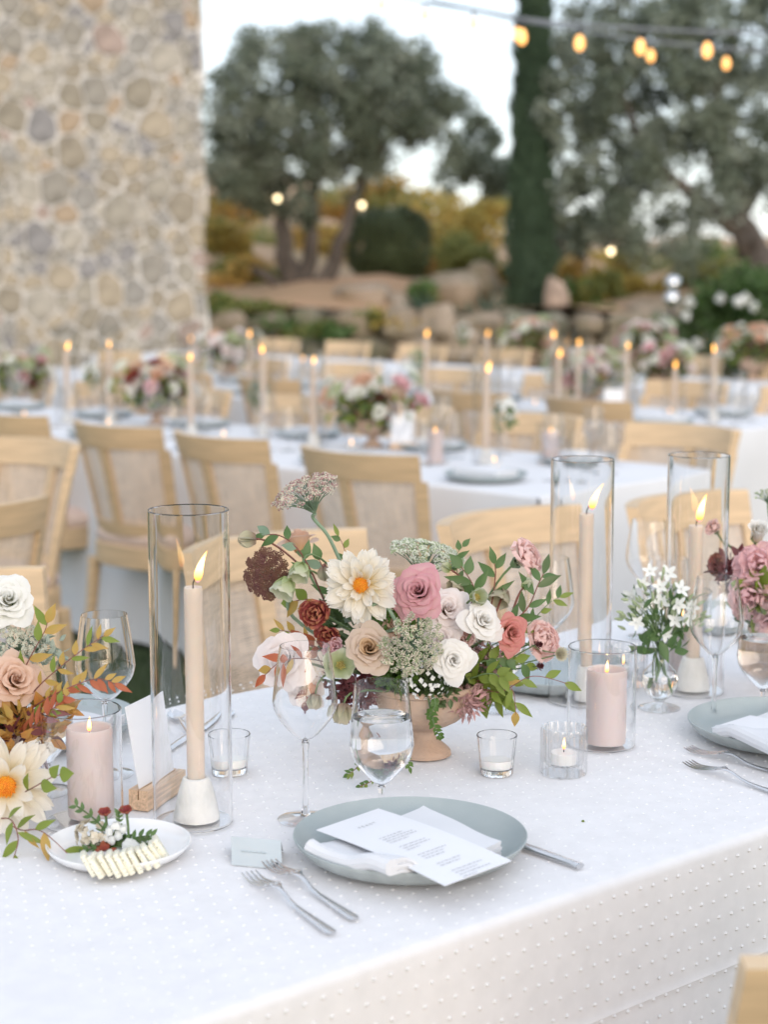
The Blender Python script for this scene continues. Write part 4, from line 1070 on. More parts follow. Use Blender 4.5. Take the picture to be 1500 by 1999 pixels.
def ruffle(arr, pos, d, r, m, target, label=None, seed=0, name='carnation', n=15, flat=.7, sm=None):
    rr = random.Random(seed + 50); d = Vector(d).normalized(); q = facing(d, rr.uniform(0, 6.28))
    fp = flower_part(name, arr, pos - d * r * .5, d, target, sm or M['stem'], .0021, label, calyx=r * .55); off = d * r * .35
    for i in range(n):
        t = i / (n - 1); a = i * 2.4; el = (1.45 - 1.25 * t * flat) + rr.uniform(-.1, .1); L = r * (.78 + .28 * t)
        g_ = petal_g(L, L * .52, cup=.35, curl=-.12 * t, nu=14, nv=7, base=.12, p=2.6, q=.42, ruf=.085, rf=9 + 5 * rr.random(), ph=rr.random() * 6, notch=.06)
        mk('petal', g_, m, fp, off - d * r * .25, q @ Quaternion((0, 0, 1), a) @ Quaternion((1, 0, 0), el))
    return fp
def hellebore(arr, pos, d, r, m, target, label=None, seed=0, open_=.75, name='hellebore', stamens=True):
    rr = random.Random(seed + 90); d = Vector(d).normalized(); q = facing(d, rr.uniform(0, 6.28))
    fp = flower_part(name, arr, pos, d, target, M['stem_red'] if seed % 2 else M['stem'], .0017, label)
    for i in range(5):
        mk('petal', petal_g(r * 1.05, r * .52, cup=.5, curl=.25, nu=6, nv=6, base=.3, p=1.2, q=.6, ruf=.03, ph=i), m, fp, (0, 0, 0), q @ Quaternion((0, 0, 1), i * 1.2566 + rr.uniform(-.1, .1)) @ Quaternion((1, 0, 0), 1.35 - open_))
    if stamens:
        c = MB()
        for i in range(26):
            a = i * 2.4; s = .22 * r * math.sqrt(i / 26) ; c.add(tube([(0, 0, 0), (s * math.cos(a), s * math.sin(a), r * .4)], [.0004, .0009], 4))
        mk('stamens', c, M['yellow'], fp, (0, 0, 0), q)
    return fp
def umbel(arr, pos, d, r, m1, m2, target, label=None, seed=0, n=46, dome=.28, sm=None, fr=.0011, via=None, per=26, name='lace_flower', spread=.12):
    rr = random.Random(seed + 20); d = Vector(d).normalized(); q = facing(d, rr.uniform(0, 6.28)); base = pos - d * r * .75
    mb = MB()
    if via: P = spline([Vector((0, 0, 0))] + [Vector(v) - base for v in via] + [Vector(target) - base], 6); mb.add(tube(P, .0026, 7))
    else: mb.add(stem_to(base, d, target, .0024))
    fp = mk(name, mb, sm or M['stem_grey'], arr, base)
    if label: fp['label'] = label
    rays = MB(); f1 = MB(); f2 = MB(); up = Vector((0, 0, r * .75))
    for i in range(n):
        s = math.sqrt((i + .5) / n); a = i * 2.39996 + rr.uniform(-.15, .15); p = Vector((r * s * math.cos(a), r * s * math.sin(a), r * dome * (1 - s * s) - r * .06 * s + rr.uniform(-.04, .04) * r)) + up
        rays.add(tube(bez((0, 0, 0), (p.x * .35, p.y * .35, p.z * .7), p, 3), [.0009, .0007, .0006, .0005], 4, False))
        nn = Vector((p.x * .5, p.y * .5, r)).normalized()
        for k in range(per):
            b = k * 2.4; ss = math.sqrt(k / per) * r * spread; e = (nn.to_track_quat('Z', 'Y') @ Vector((ss * math.cos(b), ss * math.sin(b), r * .05 * (1 - (k / per)))))
            c = p + e + Vector((rr.uniform(-1, 1), rr.uniform(-1, 1), rr.uniform(-1, 1))) * r * .018; w_ = fr * rr.uniform(.7, 1.4); T = f1 if rr.random() < .6 else f2
            x = Vector((rr.uniform(-1, 1), rr.uniform(-1, 1), rr.uniform(-.4, .4))).normalized() * w_; y = nn.cross(x).normalized() * w_; kk = len(T.V)
            T.V += [tuple(c + x), tuple(c + y), tuple(c - x), tuple(c - y), tuple(c + nn * w_ * 1.1), tuple(c - nn * w_ * .8)]; T.UV += [(0, 0)] * 6
            T.Fc += [(kk, kk + 1, kk + 4), (kk + 1, kk + 2, kk + 4), (kk + 2, kk + 3, kk + 4), (kk + 3, kk, kk + 4), (kk + 1, kk, kk + 5), (kk + 2, kk + 1, kk + 5), (kk + 3, kk + 2, kk + 5), (kk, kk + 3, kk + 5)]
            if k % 5 == 0: rays.V += [tuple(p - nn * r * .12), tuple(p - nn * r * .12 + x * .5), tuple(c)]; rays.UV += [(0, 0)] * 3; rays.Fc.append((len(rays.V) - 3, len(rays.V) - 2, len(rays.V) - 1))
    mk('rays', rays, sm or M['stem_grey'], fp, (0, 0, 0), q)
    for f_, mm in ((f1, m1), (f2, m2)): tag(mk('florets', f_, mm, fp, (0, 0, 0), q), kind='stuff')
    return fp
def spray(arr, P, leaves, ms, sm, name='leaf_spray', r=.0012, label=None, fold=.2, curl=-.2, pt=1.2):
    # a twig through the points P (local to arr) with leaves: (t along the twig, side angle, length, width, elevation)
    S = spline(P, 6); base = S[0].copy()
    fp = mk(name, tube([s - base for s in S], [r * (1.2 - .7 * i / len(S)) for i in range(len(S))], 5), sm, arr, base)
    if label: fp['label'] = label
    for i, (t, an, L, W, el) in enumerate(leaves):
        k = min(len(S) - 2, int(t * (len(S) - 1))); p = S[k] - base; tg = (S[k + 1] - S[k]).normalized()
        side = tg.cross(Vector((0, -1, .35)).normalized())
        if side.length < .05: side = Vector((1, 0, 0))
        side.normalize(); nrm = side.cross(tg).normalized()
        dr = (tg * math.cos(an) + side * math.sin(an)).normalized(); dr = (dr + nrm * el).normalized()
        x = dr.cross(nrm).normalized(); z = x.cross(dr)
        mt = Matrix((x, dr, z)).transposed()
        mk('leaf', leaf_g(L, W, fold, curl, 6, pt), ms[i % len(ms)], fp, p, mt.to_quaternion())
    return fp
def filler(arr, c, rad, n, L, W, m, seed, name='foliage', target=None, round_=False):
    rr = random.Random(seed); mb = MB()
    for i in range(n):
        dv = Vector((rr.gauss(0, 1), rr.gauss(0, 1), rr.gauss(0, 1))).normalized(); p = Vector((dv.x * rad[0], dv.y * rad[1], dv.z * rad[2])) * rr.uniform(.35, 1)
        q = facing((dv + Vector((rr.uniform(-.8, .8), rr.uniform(-.8, .8), rr.uniform(-.4, .9)))).normalized() + Vector((0, 0, .001)), rr.uniform(0, 6.28)).to_matrix().to_4x4()
        s = rr.uniform(.7, 1.25)
        mb.add(leaf_g(L * s, W * s, .3, rr.uniform(-.3, .2), 3, 1.1), Matrix.Translation(p) @ q @ Matrix.Rotation(rr.uniform(.6, 1.5), 4, 'X'))
    return tag(mk(name, mb, m, arr, c), kind='stuff')
def balls(arr, c, rad, n, r, m, seed, name='blossoms'):
    rr = random.Random(seed); mb = MB()
    for i in range(n):
        dv = Vector((rr.gauss(0, 1), rr.gauss(0, 1) - .3, rr.gauss(0, 1) + .2)).normalized(); p = Vector((dv.x * rad[0], dv.y * rad[1], dv.z * rad[2])) * rr.uniform(.8, 1.02)
        q = facing(dv, rr.uniform(0, 6)).to_matrix().to_4x4(); s = r * rr.uniform(.7, 1.2)
        for k in range(4): mb.add(petal_g(s, s * .5, .3, .1, 2, 2, .4, 1.2, .6), Matrix.Translation(p) @ q @ Matrix.Rotation(k * 1.57, 4, 'Z') @ Matrix.Rotation(.3, 4, 'X'))
    return tag(mk(name, mb, m, arr, c), kind='stuff')
def auto_leaves(n, L, W, rr, t0=.25, el=.15, an=.8):
    return [(t0 + (1 - t0) * i / max(1, n - 1), (an if i % 2 else -an) * rr.uniform(.7, 1.2) * (0.15 if i == n - 1 else 1), L * rr.uniform(.75, 1.2), W * rr.uniform(.8, 1.15), el * rr.uniform(-1, 1.5)) for i in range(n)]
URN = [(0, 0), (.036, 0), (.0385, .003), (.038, .007), (.031, .014), (.019, .024), (.0165, .031), (.0185, .037), (.030, .043), (.050, .053), (.0655, .068), (.0715, .084), (.0725, .096), (.0775, .099), (.0785, .104), (.076, .107), (.0715, .106), (.068, .098), (.06, .075), (0, .06)]
def urn(arr, s=1.0):
    return mk('urn', lathe([(r * s, z * s) for r, z in smoothp(URN, 2)], 48), M['clay'], arr)

# ---------------- centre bouquet
CB = at_z(828, 1472); B = empty('floral_arrangement', CB, 0, 'loose pastel bouquet with a cream dahlia in a footed clay urn, on the near table', 'flowers')
urn(B)
YB = CB.y; MO = Vector((0, 0, .10))
def L_(px, py, dy=0): return at_y(px, py, YB + dy) - CB
rr = random.Random(1)
mo = lambda k: MO + Vector((.035 * math.cos(k * 2.4), .035 * math.sin(k * 2.4), -.01))
tocam = lambda x, z: Vector((x, -1, z))
dahlia(B, L_(706, 1142, -.09), tocam(-.12, .16), .050, M['p_dahlia'], mo(1), 'large cream dahlia with an orange eye', 1)
rose(B, L_(818, 1158, -.07), tocam(-.15, .42), .041, M['p_mauve'], mo(2), 'mauve pink rose', seed=2, n_out=20)
rose(B, L_(720, 1268, -.115), tocam(.02, .38), .0345, M['p_beige'], mo(3), 'beige rose with ochre heart', M['p_beige_in'], seed=3, n_out=18)
rose(B, L_(884, 1288, -.10), tocam(.15, .25), .0285, M['p_white'], mo(4), 'open white rose facing front', seed=4, open_=1.15, n_out=15)
rose(B, L_(938, 1216, -.06), tocam(.55, .75), .029, M['p_white'], mo(5), 'open white rose tipped to the right', seed=5, open_=1.2, n_out=14)
rose(B, L_(992, 1234, -.04), tocam(.55, .25), .031, M['p_coral'], mo(6), 'coral rose at the right', seed=6, n_out=14)
rose(B, L_(872, 1192, -.03), tocam(.2, .5), .033, M['p_blush'], mo(7), 'blush bloom behind the white roses', seed=7, open_=1.2, n_out=9)
rose(B, L_(556, 1288, -.055), tocam(-.3, .25), .038, M['p_blush'], mo(8), 'big blush bloom behind the empty wine glass', seed=8, open_=1.15, n_out=20, name='peony')
rose(B, L_(598, 1338, -.04), tocam(-.3, -.1), .030, M['p_blush'], mo(9), 'lower blush bloom seen through the wine glass', seed=18, open_=1.2, n_out=15, name='peony')
rose(B, L_(585, 1062, .10), Vector((-.2, .4, .9)), .030, M['p_peach'], mo(10), 'pale peach rose at the back', seed=9, n_out=9)
rose(B, L_(862, 1250, -.05), tocam(-.1, .4), .026, M['p_blush'], mo(3), 'small blush rose tucked beside the pink lace', seed=19, n_out=8)
ruffle(B, L_(616, 1198, -.075), tocam(-.25, .2), .027, M['p_burg'], mo(11), 'burgundy ruffled lisianthus', 1, 'lisianthus', 14)
ruffle(B, L_(640, 1240, -.05), tocam(-.3, -.2), .022, M['p_burg'], mo(12), 'second burgundy ruffled bloom below', 2, 'lisianthus', 12)
ruffle(B, L_(1028, 1088, .02), Vector((.65, -.35, .45)), .034, M['p_pink'], mo(13) + Vector((.02, 0, .05)), 'pink ruffled carnation on a long stem', 3, n=26)
ruffle(B, L_(1058, 1250, .02), Vector((.55, -.7, .35)), .034, M['p_pink'], mo(14) + Vector((.05, 0, .02)), 'lower pink ruffled carnation at the right', 4, n=26)
p0 = L_(596, 958, -.02); umbel(B, p0, Vector((-.35, -.22, .9)), .049, M['fl_sand'], M['fl_pink'], L_(664, 1095, .0), 'tall dusty pink lace flower on a curved stem', 1, n=54, via=[L_(612, 1012, -.005), L_(640, 1045, -.0)], fr=.0013)
umbel(B, L_(521, 1121, -.03), Vector((-.35, -.9, .12)), .034, M['fl_dark'], M['fl_dark'], mo(15), 'chocolate lace flower at the left', 2, n=70, per=34, fr=.0013, spread=.17, via=[L_(560, 1165, .02), L_(590, 1220, .03)])
umbel(B, L_(836, 1080, .04), Vector((.22, -.12, .95)), .056, M['fl_white'], M['fl_green'], mo(2), 'white-green lace flower at the top', 3, n=56, per=32, fr=.0014, dome=.22)
umbel(B, L_(806, 1262, -.13), Vector((.25, -.78, -.2)), .045, M['fl_sand'], M['fl_green'], L_(780, 1225, -.08), 'pale lace flower drooping over the centre on a hooked stem', 4, n=60, per=30, fr=.0012, via=[L_(778, 1222, -.10), L_(752, 1180, -.10), L_(728, 1182, -.10), L_(720, 1215, -.09), L_(724, 1240, -.06)])
umbel(B, L_(735, 1130, .06), Vector((0, -.1, 1)), .03, M['fl_white'], M['fl_green'], mo(3), 'small white lace flower behind the dahlia', 5, n=24)
hellebore(B, L_(500, 1052, .0), Vector((-.9, -.3, .0)), .024, M['p_helle_p'], L_(582, 1100, .02), 'closed hellebore bud at the far left', 1, .15, stamens=False)
hellebore(B, L_(590, 1098, -.05), Vector((-.2, -.6, -.75)), .028, M['p_helle'], mo(1) + Vector((-.02, 0, .06)), 'nodding green-white hellebore', 2, .55)
hellebore(B, L_(566, 1128, -.05), Vector((-.4, -.5, -.75)), .031, M['p_helle'], mo(1) + Vector((-.02, 0, .06)), 'lower nodding green-white hellebore', 4, .6)
hellebore(B, L_(632, 1106, -.02), Vector((.1, -.2, -1)), .019, M['p_helle_p'], L_(660, 1160, 0), 'small closed hellebore bud left of the dahlia', 5, .05, stamens=False)
hellebore(B, L_(664, 1300, -.10), Vector((.1, -1, .35)), .031, M['p_helle'], mo(6), 'open pale green hellebore below the burgundy bloom', 6, .75)
hellebore(B, L_(672, 1372, -.08), Vector((-.15, -.3, -.95)), .028, M['p_helle_p'], mo(7), 'hanging green hellebore beside the goblet', 8, .35, stamens=False)
hellebore(B, L_(618, 1352, -.07), Vector((-.1, -.3, -.95)), .024, M['p_helle_p'], mo(8), 'small hanging hellebore behind the wine glass', 10, .35, stamens=False)
hellebore(B, L_(926, 1168, -.04), Vector((.35, -.85, .3)), .025, M['p_helle'], mo(4), 'cupped white-green hellebore at the right', 12, .45)
hellebore(B, L_(905, 1145, .0), Vector((-.6, -.4, .1)), .024, M['p_helle_p'], mo(4), 'half open hellebore at the right', 13, .35, stamens=False)
hellebore(B, L_(985, 1150, .03), Vector((-.3, -.5, -.5)), .028, M['p_helle_p'], L_(960, 1220, 0), 'brownish hellebore behind the carnation stem', 15, .6)
hellebore(B, L_(880, 1112, .0), Vector((-.7, -.3, .4)), .015, M['p_helle'], L_(925, 1150, 0), 'tiny bud left of the green leaves', 17, .1, stamens=False)
hellebore(B, L_(1022, 1148, .0), Vector((.5, -.3, .6)), .017, M['p_helle'], L_(1000, 1200, 0), 'pale green bud at the right', 19, .1, stamens=False)
GLf = [M['leaf'], M['leaf'], M['stem_grey']]
def sp(P, n, L, W, ms, sm, label, seed, **k):
    r_ = random.Random(seed); spray(B, [L_(*p) for p in P], auto_leaves(n, L, W, r_), ms, sm, label=label, **k)
sp([(640, 1190, 0), (610, 1120, -.02), (580, 1070, -.02), (545, 1045, -.01), (515, 1045, 0)], 7, .030, .006, GLf, M['stem_red'], 'arching leafy hellebore stem at the left', 1)
sp([(655, 1180, 0), (640, 1130, -.02), (622, 1090, -.02)], 4, .028, .007, GLf, M['stem_red'], 'short leafy stem left of the dahlia', 2)
sp([(900, 1230, 0), (920, 1180, 0), (925, 1145, -.01), (900, 1105, -.01)], 7, .036, .0072, [M['leaf']], M['stem_red'], 'leafy stem right of the mauve rose', 3)
sp([(960, 1240, 0), (1000, 1215, -.01), (1032, 1185, -.02), (1052, 1140, -.01), (1062, 1120, 0)], 9, .038, .0058, [M['leaf'], M['leaf'], M['leaf_dark']], M['stem_red'], 'leafy stem reaching to the upper right', 4)
sp([(950, 1220, .02), (962, 1170, .02), (968, 1120, .02), (966, 1100, .02)], 5, .032, .006, [M['leaf']], M['stem_red'], 'upright leafy stem behind the white rose', 5)
sp([(880, 1340, 0), (940, 1345, -.03), (980, 1350, -.05), (1040, 1320, -.04), (1110, 1335, -.04)], 6, .027, .0055, [M['leaf_olive']], M['stem_red'], 'yellow-green nandina spray trailing to the right', 6, r=.0009)
sp([(900, 1330, 0), (960, 1330, -.05), (1000, 1345, -.06), (1008, 1395, -.07)], 6, .028, .0055, [M['leaf_olive'], M['leaf_olive'], M['leaf_orange']], M['stem_red'], 'drooping yellow-green nandina spray', 7, r=.0009)
sp([(900, 1300, 0), (950, 1290, -.04), (990, 1285, -.04), (1030, 1300, -.03)], 9, .027, .0072, [M['leaf_olive'], M['leaf']], M['stem'], 'broad yellow-green leaves at the right', 8)
sp([(905, 1330, -.02), (950, 1315, -.05), (985, 1320, -.06)], 7, .027, .0068, [M['leaf_olive']], M['stem'], 'broad yellow-green leaves above the urn', 9)
sp([(980, 1280, 0), (1020, 1255, 0), (1060, 1270, 0), (1090, 1275, -.01)], 2, .012, .003, [M['leaf']], M['stem'], 'thin stem of the astrantia', 10)
sp([(640, 1290, 0), (590, 1285, -.08), (550, 1290, -.11), (515, 1320, -.115)], 7, .028, .0062, [M['leaf_red'], M['leaf_red'], M['leaf_orange']], M['stem_red'], 'red nandina leaves at the left', 11, r=.0009)
sp([(650, 1330, 0), (620, 1320, -.06), (600, 1345, -.06), (598, 1370, -.06)], 6, .026, .0062, [M['leaf_red'], M['leaf_plum']], M['stem_red'], 'red leaves seen through the wine glass', 12, r=.0009)
sp([(640, 1270, 0), (610, 1260, -.02), (580, 1255, -.02)], 5, .03, .008, [M['leaf_red']], M['stem_red'], 'red leaves below the burgundy bloom', 13)
sp([(640, 1180, .02), (600, 1170, .02), (570, 1175, .03)], 4, .030, .008, [M['leaf_orange'], M['leaf_olive']], M['stem_red'], 'pale orange leaves left of the dahlia', 14)
sp([(835, 1355, -.075), (842, 1390, -.085), (850, 1420, -.085), (860, 1440, -.08)], 16, .010, .003, [M['moss']], M['stem'], 'feathery green sprig trailing over the urn', 15)
sp([(845, 1355, -.08), (850, 1375, -.09), (838, 1400, -.09)], 12, .010, .003, [M['moss']], M['stem'], 'second feathery sprig over the urn', 16)
sp([(760, 1440, -.05), (720, 1470, -.09), (695, 1500, -.11), (680, 1512, -.115)], 12, .009, .0028, [M['leaf_olive'], M['moss']], M['stem_red'], 'thin sprig hanging left behind the goblet', 17, r=.0008)
sp([(765, 1450, -.06), (745, 1500, -.13), (725, 1525, -.15), (702, 1535, -.155)], 12, .008, .0026, [M['leaf_olive'], M['moss']], M['stem_red'], 'thin sprig resting on the cloth', 18, r=.0008)
sp([(780, 1440, -.06), (795, 1470, -.09), (800, 1500, -.1)], 9, .009, .003, [M['moss']], M['stem'], 'short sprig hanging behind the goblet', 19, r=.0008)
sp([(690, 1180, .02), (680, 1120, .03), (672, 1070, .03), (660, 1045, .03)], 6, .020, .004, [M['leaf'], M['leaf_olive']], M['stem_red'], 'slim leafy twig above the dahlia', 21, r=.0008)
sp([(880, 1200, .02), (895, 1140, .03), (890, 1090, .03), (905, 1065, .03)], 6, .020, .004, [M['leaf']], M['stem'], 'slim leafy twig beside the white lace', 22, r=.0008)
sp([(960, 1260, .0), (1020, 1230, .01), (1070, 1180, .01), (1095, 1165, .01)], 8, .022, .0042, [M['leaf'], M['leaf_olive']], M['stem'], 'slim leafy twig pointing right', 23, r=.0008)
sp([(640, 1300, 0), (600, 1250, -.01), (570, 1235, -.01), (545, 1230, -.01)], 7, .020, .0042, [M['leaf_olive'], M['leaf_orange']], M['stem_red'], 'slim twig left of the burgundy blooms', 24, r=.0008)
ruffle(B, L_(905, 1245, -.03), tocam(.2, .4), .020, M['p_pink'], mo(4), 'small pink ruffled bloom between the white roses', 31, n=14)
ruffle(B, L_(655, 1262, -.06), tocam(-.2, .2), .016, M['p_deeppink'], mo(5), 'small deep pink bloom left of the beige rose', 32, n=12)
rose(B, L_(770, 1222, -.06), tocam(0, .6), .020, M['p_peach'], mo(6), 'small peach rose under the mauve rose', seed=33, n_out=9)
filler(B, Vector((0, 0, .125)), (.07, .06, .035), 420, .03, .008, M['leaf_dark'], 1)
filler(B, L_(700, 1330, -.03), (.035, .03, .03), 160, .018, .0045, M['leaf_plum'], 2)
filler(B, L_(690, 1365, -.05), (.022, .02, .02), 110, .016, .003, M['leaf_plum'], 12)
filler(B, L_(770, 1205, -.05), (.03, .03, .025), 420, .010, .003, M['moss'], 3, 'fern')
filler(B, L_(785, 1320, -.06), (.035, .02, .022), 320, .014, .003, M['moss'], 13, 'fern')
filler(B, L_(850, 1345, -.06), (.03, .025, .024), 300, .012, .0035, M['leaf_dark'], 4); balls(B, L_(832, 1325, -.075), (.038, .022, .03), 120, .0042, M['fl_pure'], 1, 'alyssum_blossoms')
filler(B, L_(905, 1362, -.03), (.035, .03, .022), 260, .012, .0025, M['fl_pink'], 5, 'jasmine_buds'); filler(B, L_(935, 1290, 0), (.035, .03, .028), 200, .012, .0028, M['fl_pink'], 6, 'jasmine_buds')
filler(B, L_(940, 1330, .01), (.05, .04, .03), 120, .03, .009, M['leaf_olive'], 7); filler(B, L_(680, 1230, .03), (.03, .03, .04), 90, .03, .007, M['leaf_dark'], 8)
filler(B, L_(905, 1372, -.05), (.02, .02, .02), 90, .014, .002, M['fl_pink'], 9, 'jasmine_buds')
for px, py, dy in ((1092, 1277, -.01), (1048, 1258, -.02), (1050, 1300, -.03)):
    pp = L_(px, py, dy); fp = flower_part('astrantia', B, pp, Vector((.3, -.8, .3)), L_(960, 1310, 0), M['stem'], .0011)
    q = facing(Vector((.35, -.85, .2)))
    ab = MB()
    for k in range(15): ab.add(petal_g(.014, .0026, .2, .2, 2, 3), Matrix.Rotation(k * .42, 4, 'Z') @ Matrix.Rotation(.5 if px > 1090 else 1.15, 4, 'X'))
    for k in range(24): a = k * 2.4; s = .007 * math.sqrt(k / 24); ab.add(tube([(0, 0, 0), (s * math.cos(a), s * math.sin(a), .008)], [.0003, .0007], 4))
    mk('petals', ab, M['p_helle_p'] if px > 1090 else M['leaf_plum'], fp, (0, 0, 0), q)

# ---------------- left bouquet (cut by the frame)
LB = at_z(-60, 1560); BL = empty('floral_arrangement', LB, 0, 'bouquet with a white ranunculus, peach rose and cream dahlia cut by the left edge', 'flowers')
urn(BL)
def LL(px, py, dy=0): return at_y(px, py, LB.y + dy) - LB
ml = lambda k: MO + Vector((.03 * math.cos(k * 2.4), .03 * math.sin(k * 2.4), -.01))
rose(BL, LL(14, 1178, -.02), tocam(.25, .55), .040, M['p_ran'], ml(1), 'large white ranunculus', seed=31, n_out=18, open_=.95, name='ranunculus')
rose(BL, LL(24, 1330, -.06), tocam(.5, .5), .040, M['p_peach'], ml(2), 'peach rose', seed=32, n_out=14)
rose(BL, LL(-30, 1260, .02), tocam(.2, .6), .036, M['p_blush'], ml(6), 'blush rose at the edge', seed=35, n_out=10)
dahlia(BL, LL(12, 1532, -.14), tocam(.12, .1), .062, M['p_dahlia'], ml(3), 'cream dahlia low at the left edge', 8, rings=((13, 1.0, .02, .2), (12, .9, .22, .18), (9, .62, .5, .14)))
umbel(BL, LL(40, 1262, -.03), tocam(.5, .8), .034, M['fl_white'], M['fl_sand'], ml(4), 'white lace flower under the ranunculus', 11, n=44, per=28)
umbel(BL, LL(85, 1262, .0), Vector((.7, -.2, .6)), .022, M['leaf_silver'], M['fl_white'], ml(5), 'silvery lace flower', 12, n=26)
NO = [M['leaf_orange'], M['leaf_orange'], M['leaf_olive']]
def spl(P, n, L, W, ms, label, seed, **k):
    spray(BL, [LL(*p) for p in P], auto_leaves(n, L, W, random.Random(seed), t0=.3), ms, M['stem_red'], label=label, r=.0009, **k)
spl([(30, 1400, -.04), (70, 1345, -.07), (120, 1300, -.09), (170, 1262, -.09), (205, 1240, -.09)], 13, .023, .0042, NO, 'orange nandina spray in front of the wine glass', 41)
spl([(30, 1410, -.04), (80, 1370, -.08), (140, 1340, -.1), (190, 1325, -.1), (225, 1335, -.1)], 14, .022, .0040, [M['leaf_orange'], M['leaf_red']], 'lower orange nandina spray', 42)
spl([(20, 1380, -.03), (50, 1300, -.06), (85, 1235, -.06), (92, 1215, -.06)], 6, .028, .0062, [M['leaf_olive'], M['leaf_orange']], 'nandina tip beside the ranunculus', 43)
spl([(20, 1420, -.03), (60, 1400, -.08), (100, 1385, -.1), (140, 1350, -.1)], 12, .022, .0042, [M['leaf_red'], M['leaf_orange'], M['leaf_olive']], 'red nandina spray over the peach rose', 44)
spl([(10, 1420, -.03), (40, 1430, -.08), (70, 1415, -.1), (110, 1380, -.1)], 11, .023, .0042, [M['leaf_red'], M['leaf_plum']], 'dark red nandina spray', 45)
spl([(20, 1560, -.1), (60, 1540, -.17), (95, 1520, -.19), (118, 1512, -.2)], 4, .026, .0085, [M['leaf_olive'], M['leaf_olive']], 'round green leaves beside the pillar candle', 46)
spl([(0, 1600, -.12), (40, 1620, -.2), (85, 1625, -.22), (160, 1695, -.22)], 6, .036, .0055, [M['leaf_olive'], M['leaf_orange']], 'narrow green leaves drooping over the cheese plate', 47)
spl([(-10, 1600, -.12), (20, 1600, -.2), (35, 1640, -.22), (20, 1690, -.22)], 6, .034, .005, [M['leaf_olive']], 'narrow green leaves at the lower left', 48)
filler(BL, Vector((.01, -.02, .13)), (.07, .06, .05), 260, .03, .008, M['leaf_dark'], 21); filler(BL, LL(30, 1440, -.06), (.05, .03, .03), 60, .02, .005, M['leaf_plum'], 22); filler(BL, LL(40, 1425, -.08), (.05, .03, .03), 90, .022, .005, M['leaf_orange'], 25)
filler(BL, LL(60, 1270, .0), (.05, .04, .025), 120, .014, .004, M['leaf_silver'], 23); filler(BL, LL(60, 1385, -.05), (.05, .03, .03), 110, .024, .006, M['leaf_orange'], 24)
for z in range(2): sp_ = None

# ---------------- right bouquet (cut by the frame)
RB = at_z(1545, 1345); BR = empty('floral_arrangement', RB, 0, 'bouquet with pink lisianthus and a white tulip cut by the right edge', 'flowers')
urn(BR)
def LR(px, py, dy=0): return at_y(px, py, RB.y + dy) - RB
ruffle(BR, LR(1482, 1102, -.05), tocam(-.3, .35), .042, M['p_deeppink'], ml(1), 'pink lisianthus with a yellow throat', 71, 'lisianthus', 12, flat=.95)
ruffle(BR, LR(1465, 1165, -.06), tocam(-.4, 0), .040, M['p_deeppink'], ml(2), 'lower pink lisianthus', 72, 'lisianthus', 14, flat=.9)
ruffle(BR, LR(1396, 1030, .02), Vector((-.5, -.4, .7)), .020, M['p_pink'], ml(3) + Vector((-.01, 0, .06)), 'small pink bud behind the right tall candle', 73, 'lisianthus', 10)
rose(BR, LR(1480, 1042, -.03), tocam(0, .9), .036, M['p_white'], ml(4), 'tall white tulip', seed=74, n_out=6, open_=.45, name='tulip')
ruffle(BR, LR(1410, 1105, .02), tocam(-.4, .2), .026, M['p_burg'], ml(5), 'rust bloom behind the tall candle', 75, 'lisianthus', 12)
rose(BR, LR(1515, 1140, -.05), tocam(-.2, .3), .034, M['p_peach'], ml(6), 'peach rose at the right edge', seed=76)
ruffle(BR, LR(1502, 1215, -.07), tocam(-.3, -.2), .03, M['p_deeppink'], ml(7), 'lowest pink bloom', 77, 'lisianthus', 12)
umbel(BR, LR(1500, 965, .02), Vector((-.1, -.2, 1)), .022, M['fl_green'], M['fl_white'], ml(8), 'green lace flower at the top right', 78, n=20)
filler(BR, Vector((-.01, -.02, .14)), (.07, .06, .05), 220, .032, .009, M['leaf'], 81); filler(BR, LR(1440, 1120, 0), (.04, .03, .03), 120, .02, .005, M['leaf_plum'], 82); filler(BR, LR(1495, 1160, -.05), (.03, .02, .03), 60, .036, .012, M['leaf_olive'], 83)

# ---------------- things on the near table
GH = 'tall hurricane glasses on the near table'; GT = 'lit taper candles on the near table'; GC_ = 'concrete candle holders on the near table'
for (px, py, hx, hy, cand, h, where, ln_, fl_) in ((377, 1604, 384, 1605, .296, .397, 'left of the middle bouquet', .30, .040), (1131, 1368, 1140, 1368, .300, .392, 'behind the big mauve candle', .42, .043), (1354, 1350, 1352, 1350, .272, .392, 'behind the white posy', .24, .046)):
    hurricane(at_z(px, py), 'tall clear hurricane glass ' + where, GH, h)
    p = at_z(hx, hy) + Vector((0, 0, .0048))
    holder(p, 'pale concrete cone holder in the hurricane glass ' + where, GC_); taper(p, 'lit sand-coloured taper in the hurricane glass ' + where, GT, .0425, cand, lean=ln_, fl=fl_)
GP = 'mauve pillar candles on the near table'
for px, py, gx, gy, where, h in ((178, 1600, 163, 1604, 'behind the cheese plate', .118), (1183, 1457, 1174, 1452, 'right of the ribbed votive', .113), (1328, 1318, 1330, 1316, 'behind the white posy', .105)):
    pillar_glass(at_z(gx, gy), 'short clear glass around the mauve candle ' + where, 'short candle glasses on the near table')
    pillar(at_z(px, py) + Vector((0, 0, .0030)), 'thick mauve pillar candle ' + where, GP, h=h)
GV = 'votive glasses on the near table'
votive(at_z(450, 1508), 'small fluted votive glass right of the left tall candle', GV)
votive(at_z(970, 1510), 'small fluted votive glass in front of the urn', GV)
votive(at_z(1101, 1509), 'chunky ribbed glass votive with a lit candle', GV, True, lit=True)
votive(at_z(1226, 1335), 'ribbed glass votive behind the right pillar candle', GV, True, lit=True)
GW = 'glasses on the near table'
glass_obj('wine_glass', at_z(597, 1600), 'empty wine glass in front of the blush bloom, left of the water goblet', GW)
